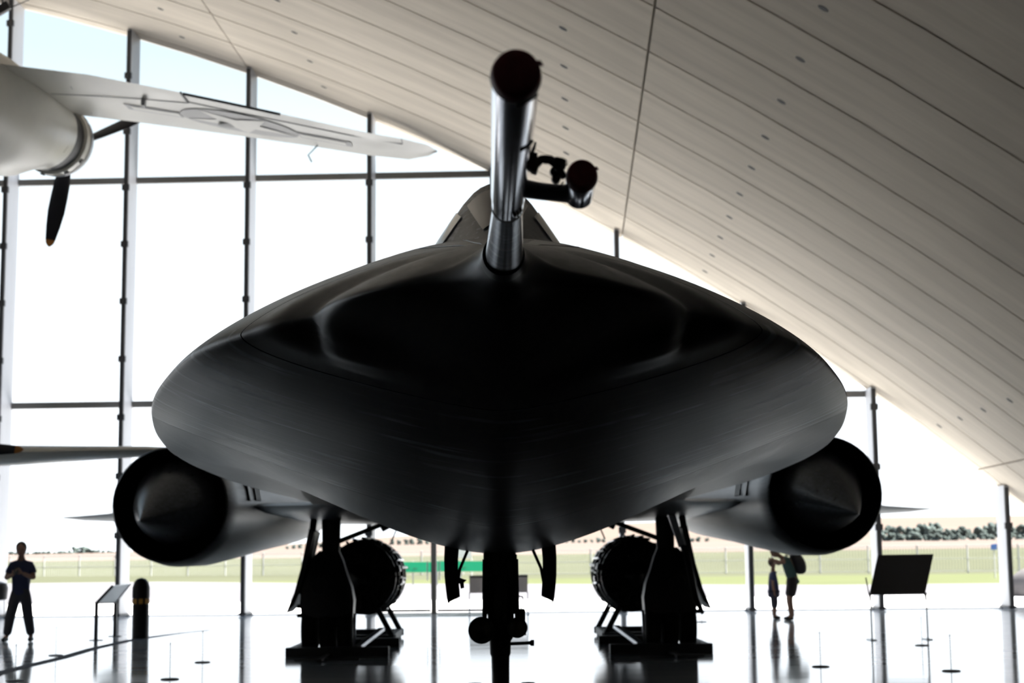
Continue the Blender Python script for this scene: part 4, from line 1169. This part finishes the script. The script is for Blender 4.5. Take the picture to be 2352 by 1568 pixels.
def head(c, r, face, parent, hair=True, body=None):
    """ellipsoid head shaped with brow, nose, chin; face = direction it looks"""
    f = Vector(face).normalized(); s = Vector((0, 0, 1)).cross(f).normalized(); u = f.cross(s)
    def sph(off, sc, n1=14, n2=10):
        b = mb(); rings = []
        for i in range(1, n2):
            t_ = math.pi * i / n2
            rings.append([c + off + s * sc[0] * math.sin(t_) * math.cos(q) + f * sc[1] * math.sin(t_) * math.sin(q) + u * sc[2] * math.cos(t_) for q in [2 * math.pi * k / n1 for k in range(n1)]])
        b.loft(rings); return b
    hm = sph(Vector(), (r * .84, r * .94, r * 1.13)).build('head', 'skin', parent, True)
    b = sph(f * r * .10 - u * r * .62, (r * .52, r * .66, r * .42)); b.build('jaw', 'skin', hm, True)
    b = mb().add([c + f * r * .86 + u * r * .15, c + f * r * .84 - u * r * .30 + s * r * .16, c + f * r * .84 - u * r * .30 - s * r * .16, c + f * r * 1.16 - u * r * .25], [(0, 1, 3), (0, 3, 2), (1, 2, 3), (0, 2, 1)])
    b.build('nose', 'skin', hm)
    for sg in (-1, 1):
        sph(s * sg * r * .76 - u * r * .05, (r * .08, r * .18, r * .26), 8, 6).build('ear', 'skin', hm, True)
        sph(s * sg * r * .30 + f * r * .80 + u * r * .08, (r * .12, r * .10, r * .08), 8, 6).build('eye', 'hair', hm, True)
    sph(f * r * .83 - u * r * .55, (r * .24, r * .06, r * .05), 8, 6).build('mouth', 'red_cover', hm, True)
    if hair:
        sph(-f * r * .14 + u * r * .22, (r * .90, r * .92, r * 1.04)).build('hair', 'hair', hm, True)
    return hm
def hand(c, dirv, parent, sc=1.0, palm=(0, -1, 0)):
    """palm with five bent fingers"""
    d_ = Vector(dirv).normalized(); n_ = Vector(palm); n_ = (n_ - d_ * n_.dot(d_)).normalized(); s = d_.cross(n_)
    J = {'w': (c, .026 * sc), 'p': (c + d_ * .055 * sc, (.040 * sc, .020 * sc))}; E_ = [('w', 'p')]
    for i, (off, ln) in enumerate(((-.033, .062), (-.012, .075), (.010, .072), (.031, .056))):
        k = c + d_ * .085 * sc + s * off * sc
        J['k%d' % i] = (k, .0105 * sc); J['m%d' % i] = (k + (d_ * .8 + n_ * .45) * ln * .5 * sc, .0092 * sc); J['t%d' % i] = (k + (d_ * 1.05 + n_ * 1.25) * ln * .62 * sc, .008 * sc)
        E_ += [('p', 'k%d' % i), ('k%d' % i, 'm%d' % i), ('m%d' % i, 't%d' % i)]
    J['a'] = (c + d_ * .035 * sc + s * -.045 * sc + n_ * .01, .012 * sc); J['b'] = (c + d_ * .070 * sc + s * -.062 * sc + n_ * .03 * sc, .010 * sc)
    E_ += [('w', 'a'), ('a', 'b')]
    return skin('hand', J, E_, 'skin', parent, 'p', 1)

def V(*a): return Vector(a)
# --- man with phone, facing the jet
mp = G(44, 1473)
man = thing('person', mp, 'man in navy shirt and dark trousers standing with both hands before his chest', 'person')
def M_(x, y, z): return mp + V(x, y, z)
H_ = 1.0
J = {'pel': (M_(0, 0, .93), (.14, .10)), 'wst': (M_(0, 0, 1.08), (.13, .09)), 'chs': (M_(0, 0, 1.32), (.145, .095)), 'nkb': (M_(0, -.01, 1.48), .07), 'nk': (M_(0, -.02, 1.56), .055), 'skl': (M_(0, -.03, 1.66), .075),
     'hl': (M_(-.10, 0, .88), .09), 'kl': (M_(-.17, -.02, .49), .06), 'al': (M_(-.23, 0, .09), .043), 'tl': (M_(-.255, -.15, .035), .034),
     'hr': (M_(.10, 0, .88), .09), 'kr': (M_(.15, -.03, .49), .06), 'ar': (M_(.215, 0, .09), .043), 'tr': (M_(.225, -.17, .035), .034),
     'sl': (M_(-.16, 0, 1.38), .060), 'el': (M_(-.26, -.06, 1.14), .048), 'wl': (M_(-.07, -.26, 1.22), .032),
     'sr': (M_(.16, 0, 1.38), .060), 'er': (M_(.26, -.06, 1.14), .048), 'wr': (M_(.09, -.26, 1.24), .032)}
E_ = [('pel', 'wst'), ('wst', 'chs'), ('chs', 'nkb'), ('nkb', 'nk'), ('nk', 'skl'), ('pel', 'hl'), ('hl', 'kl'), ('kl', 'al'), ('al', 'tl'), ('pel', 'hr'), ('hr', 'kr'), ('kr', 'ar'), ('ar', 'tr'),
      ('chs', 'sl'), ('sl', 'el'), ('el', 'wl'), ('chs', 'sr'), ('sr', 'er'), ('er', 'wr')]
skin('body', J, E_, 'skin', man, 'pel')
sh = {k: J[k] for k in ()}
SJ = {'hem': (M_(0, 0, .72), (.185, .135)), 'pel': (M_(0, 0, .92), (.182, .135)), 'wst': (M_(0, 0, 1.08), (.176, .128)), 'chs': (M_(0, 0, 1.32), (.195, .138)), 'nkb': (M_(0, 0, 1.48), .080),
      'sl': (M_(-.165, 0, 1.385), .085), 'ml': (M_(-.235, -.03, 1.21), .078), 'sr': (M_(.165, 0, 1.385), .085), 'mr': (M_(.235, -.03, 1.21), .078)}
skin('shirt', SJ, [('hem', 'pel'), ('pel', 'wst'), ('wst', 'chs'), ('chs', 'nkb'), ('chs', 'sl'), ('sl', 'ml'), ('chs', 'sr'), ('sr', 'mr')], 'navy', man, 'wst')
TJ = {'top': (M_(0, 0, 1.04), (.14, .10)), 'pel': (M_(0, 0, .90), (.160, .115)), 'hl': (M_(-.09, 0, .82), .122), 'kl': (M_(-.165, -.02, .49), .100), 'al': (M_(-.23, .0, .10), .082), 'hr': (M_(.09, 0, .82), .122), 'kr': (M_(.15, -.03, .49), .100), 'ar': (M_(.215, 0, .10), .082)}
skin('trousers', TJ, [('top', 'pel'), ('pel', 'hl'), ('hl', 'kl'), ('kl', 'al'), ('pel', 'hr'), ('hr', 'kr'), ('kr', 'ar')], 'trousers', man, 'pel')
for sx_, xx in ((-1, -.235), (1, .218)):
    skin('shoe', {'h': (M_(xx, .04, .045), .045), 'm': (M_(xx + sx_ * .01, -.08, .045), .048), 't': (M_(xx + sx_ * .02, -.19, .034), .036)}, [('h', 'm'), ('m', 't')], 'shoe', man, 'h')
head(M_(0, -.04, 1.675), .112, (.15, -1, -.25), man)
hand(M_(-.07, -.26, 1.22), (.75, -.45, .45), man); hand(M_(.09, -.26, 1.24), (-.6, -.4, .6), man)
ph = thing('phone', M_(.01, -.345, 1.27), 'small dark phone held in the hands of the man in navy', 'phone')
mb().box(M_(.01, -.345, 1.285), (.075, .012, .15), Matrix.Rotation(R(-35), 3, 'X')).build('case', 'phone', ph, False, None, .004)
mb().box(M_(.01, -.337, 1.288), (.066, .004, .135), Matrix.Rotation(R(-35), 3, 'X')).build('screen', 'black', ph)

# --- child, facing the adult
cp = G(1779, 1421)
ch_ = thing('person', cp, 'child in blue shirt standing close before the stooping adult', 'person')
def C_(x, y, z): return cp + V(x, y, z) * 1.0
J = {'pel': (C_(0, 0, .66), (.095, .08)), 'chs': (C_(0, 0, .92), (.11, .085)), 'nkb': (C_(0, 0, 1.06), .05), 'nk': (C_(.0, 0, 1.13), .042), 'skl': (C_(.01, 0, 1.20), .06),
     'hl': (C_(0, .06, .62), .07), 'kl': (C_(.01, .065, .35), .05), 'al': (C_(-.01, .07, .07), .034), 'tl': (C_(.10, .07, .03), .028),
     'hr': (C_(0, -.06, .62), .07), 'kr': (C_(.01, -.065, .35), .05), 'ar': (C_(.0, -.07, .07), .034), 'tr': (C_(.11, -.075, .03), .028),
     'sl': (C_(0, .13, 1.01), .046), 'el': (C_(-.04, .17, .80), .037), 'wl': (C_(.0, .17, .60), .026), 'sr': (C_(0, -.13, 1.01), .046), 'er': (C_(-.05, -.17, .80), .037), 'wr': (C_(-.02, -.17, .60), .026)}
E_ = [('pel', 'chs'), ('chs', 'nkb'), ('nkb', 'nk'), ('nk', 'skl'), ('pel', 'hl'), ('hl', 'kl'), ('kl', 'al'), ('al', 'tl'), ('pel', 'hr'), ('hr', 'kr'), ('kr', 'ar'), ('ar', 'tr'), ('chs', 'sl'), ('sl', 'el'), ('el', 'wl'), ('chs', 'sr'), ('sr', 'er'), ('er', 'wr')]
skin('body', J, E_, 'skin', ch_, 'pel')
skin('shirt', {'hem': (C_(0, 0, .46), (.13, .125)), 'pel': (C_(0, 0, .62), (.135, .125)), 'chs': (C_(0, 0, .90), (.128, .115)), 'nkb': (C_(0, 0, 1.04), .062), 'sl': (C_(0, .13, 1.0), .068), 'ml': (C_(-.03, .165, .84), .062), 'sr': (C_(0, -.13, 1.0), .068), 'mr': (C_(-.04, -.165, .84), .062)},
     [('hem', 'pel'), ('pel', 'chs'), ('chs', 'nkb'), ('chs', 'sl'), ('sl', 'ml'), ('chs', 'sr'), ('sr', 'mr')], 'child_shirt', ch_, 'chs')
skin('trousers', {'pel': (C_(0, 0, .63), (.118, .11)), 'hl': (C_(0, .06, .58), .088), 'kl': (C_(.01, .065, .36), .075), 'al': (C_(.0, .07, .22), .066), 'hr': (C_(0, -.06, .58), .088), 'kr': (C_(.01, -.065, .36), .075), 'ar': (C_(.005, -.07, .22), .066)},
     [('pel', 'hl'), ('hl', 'kl'), ('kl', 'al'), ('pel', 'hr'), ('hr', 'kr'), ('kr', 'ar')], 'child_pants', ch_, 'pel')
for yy in (.07, -.075):
    skin('shoe', {'h': (C_(-.03, yy, .035), .035), 'm': (C_(.05, yy, .035), .038), 't': (C_(.13, yy, .028), .028)}, [('h', 'm'), ('m', 't')], 'shoe', ch_, 'h')
head(C_(-.015, 0, 1.245), .088, (1, -.1, .25), ch_)
hand(C_(.0, .17, .60), (.15, 0, -1), ch_, .75, (1, 0, 0)); hand(C_(-.02, -.17, .60), (.15, 0, -1), ch_, .75, (1, 0, 0))

# --- adult stooping over the child
ap = G(1819, 1424)
ad = thing('person', ap, 'adult in green shirt and dark shorts stooping towards the child', 'person')
def A_(x, y, z): return ap + V(x, y, z)
J = {'pel': (A_(.05, 0, .86), (.13, .13)), 'wst': (A_(.03, 0, 1.02), (.12, .11)), 'chs': (A_(-.04, 0, 1.23), (.13, .14)), 'nkb': (A_(-.16, 0, 1.36), .06), 'nk': (A_(-.24, 0, 1.41), .052), 'skl': (A_(-.30, 0, 1.45), .068),
     'hl': (A_(.04, .09, .80), .092), 'kl': (A_(-.05, .09, .46), .06), 'al': (A_(.0, .09, .085), .042), 'tl': (A_(-.13, .10, .035), .032),
     'hr': (A_(.04, -.09, .80), .092), 'kr': (A_(-.04, -.09, .46), .06), 'ar': (A_(.01, -.09, .085), .042), 'tr': (A_(-.12, -.10, .035), .032),
     'sl': (A_(-.09, .17, 1.33), .06), 'el': (A_(-.22, .20, 1.22), .045), 'wl': (A_(-.36, .10, 1.30), .03), 'sr': (A_(-.09, -.17, 1.33), .06), 'er': (A_(-.22, -.20, 1.24), .045), 'wr': (A_(-.37, -.10, 1.32), .03)}
E_ = [('pel', 'wst'), ('wst', 'chs'), ('chs', 'nkb'), ('nkb', 'nk'), ('nk', 'skl'), ('pel', 'hl'), ('hl', 'kl'), ('kl', 'al'), ('al', 'tl'), ('pel', 'hr'), ('hr', 'kr'), ('kr', 'ar'), ('ar', 'tr'), ('chs', 'sl'), ('sl', 'el'), ('el', 'wl'), ('chs', 'sr'), ('sr', 'er'), ('er', 'wr')]
skin('body', J, E_, 'skin', ad, 'pel')
skin('shirt', {'hem': (A_(.055, 0, .76), (.165, .165)), 'pel': (A_(.05, 0, .86), (.165, .16)), 'wst': (A_(.03, 0, 1.02), (.145, .13)), 'chs': (A_(-.04, 0, 1.23), (.155, .16)), 'nkb': (A_(-.14, 0, 1.34), .085), 'sl': (A_(-.09, .17, 1.32), .082), 'ml': (A_(-.17, .195, 1.25), .07), 'sr': (A_(-.09, -.17, 1.32), .082), 'mr': (A_(-.17, -.195, 1.26), .07)},
     [('hem', 'pel'), ('pel', 'wst'), ('wst', 'chs'), ('chs', 'nkb'), ('chs', 'sl'), ('sl', 'ml'), ('chs', 'sr'), ('sr', 'mr')], 'green_shirt', ad, 'wst')
skin('shorts', {'top': (A_(.04, 0, 1.02), (.13, .12)), 'pel': (A_(.05, 0, .84), (.150, .150)), 'hl': (A_(.03, .09, .74), .118), 'kl': (A_(-.04, .09, .50), .098), 'hr': (A_(.03, -.09, .74), .118), 'kr': (A_(-.03, -.09, .50), .098)},
     [('top', 'pel'), ('pel', 'hl'), ('hl', 'kl'), ('pel', 'hr'), ('hr', 'kr')], 'shorts', ad, 'pel')
for yy in (.09, -.09):
    skin('shoe', {'h': (A_(.03, yy, .045), .044), 'm': (A_(-.08, yy, .042), .045), 't': (A_(-.17, yy, .034), .034)}, [('h', 'm'), ('m', 't')], 'shoe', ad, 'h')
head(A_(-.335, 0, 1.475), .100, (-.75, 0, -.65), ad)
hand(A_(-.36, .10, 1.30), (-.8, -.3, .0), ad, 1, (0, -1, 0)); hand(A_(-.37, -.10, 1.32), (-.8, .3, .0), ad, 1, (0, 1, 0))
bgp = A_(.13, 0, 1.25)
bg = thing('backpack', bgp, 'black rounded backpack on the back of the stooping adult', 'backpack')
b = mb(); rings = []
for i in range(1, 12):
    t_ = math.pi * i / 12
    z = .26 * math.cos(t_); rx = .185 * math.sin(t_) ** .8; ry = .20 * math.sin(t_) ** .7
    rings.append([bgp + V(rx * (1.15 if math.cos(q_) > 0 else .6) * math.cos(q_) - z * .30, ry * math.sin(q_), z) for q_ in [2 * math.pi * k / 18 for k in range(18)]])
b.loft(rings); b.build('pack', 'bag', bg, True)
mb().tube([bgp + V(.17 - .05, .10, .10), bgp + V(.205, 0, .0), bgp + V(.17 - .05, -.10, .10)], .012, 6).build('pocket_seam', 'black', bg)
for yy in (-.13, .13):
    mb().tube([bgp + V(-.02, yy, .22), bgp + V(-.17, yy, .20), bgp + V(-.26, yy, .08), bgp + V(-.20, yy, -.10), bgp + V(-.05, yy, -.18)], .016, 6).build('strap', 'bag', bg)
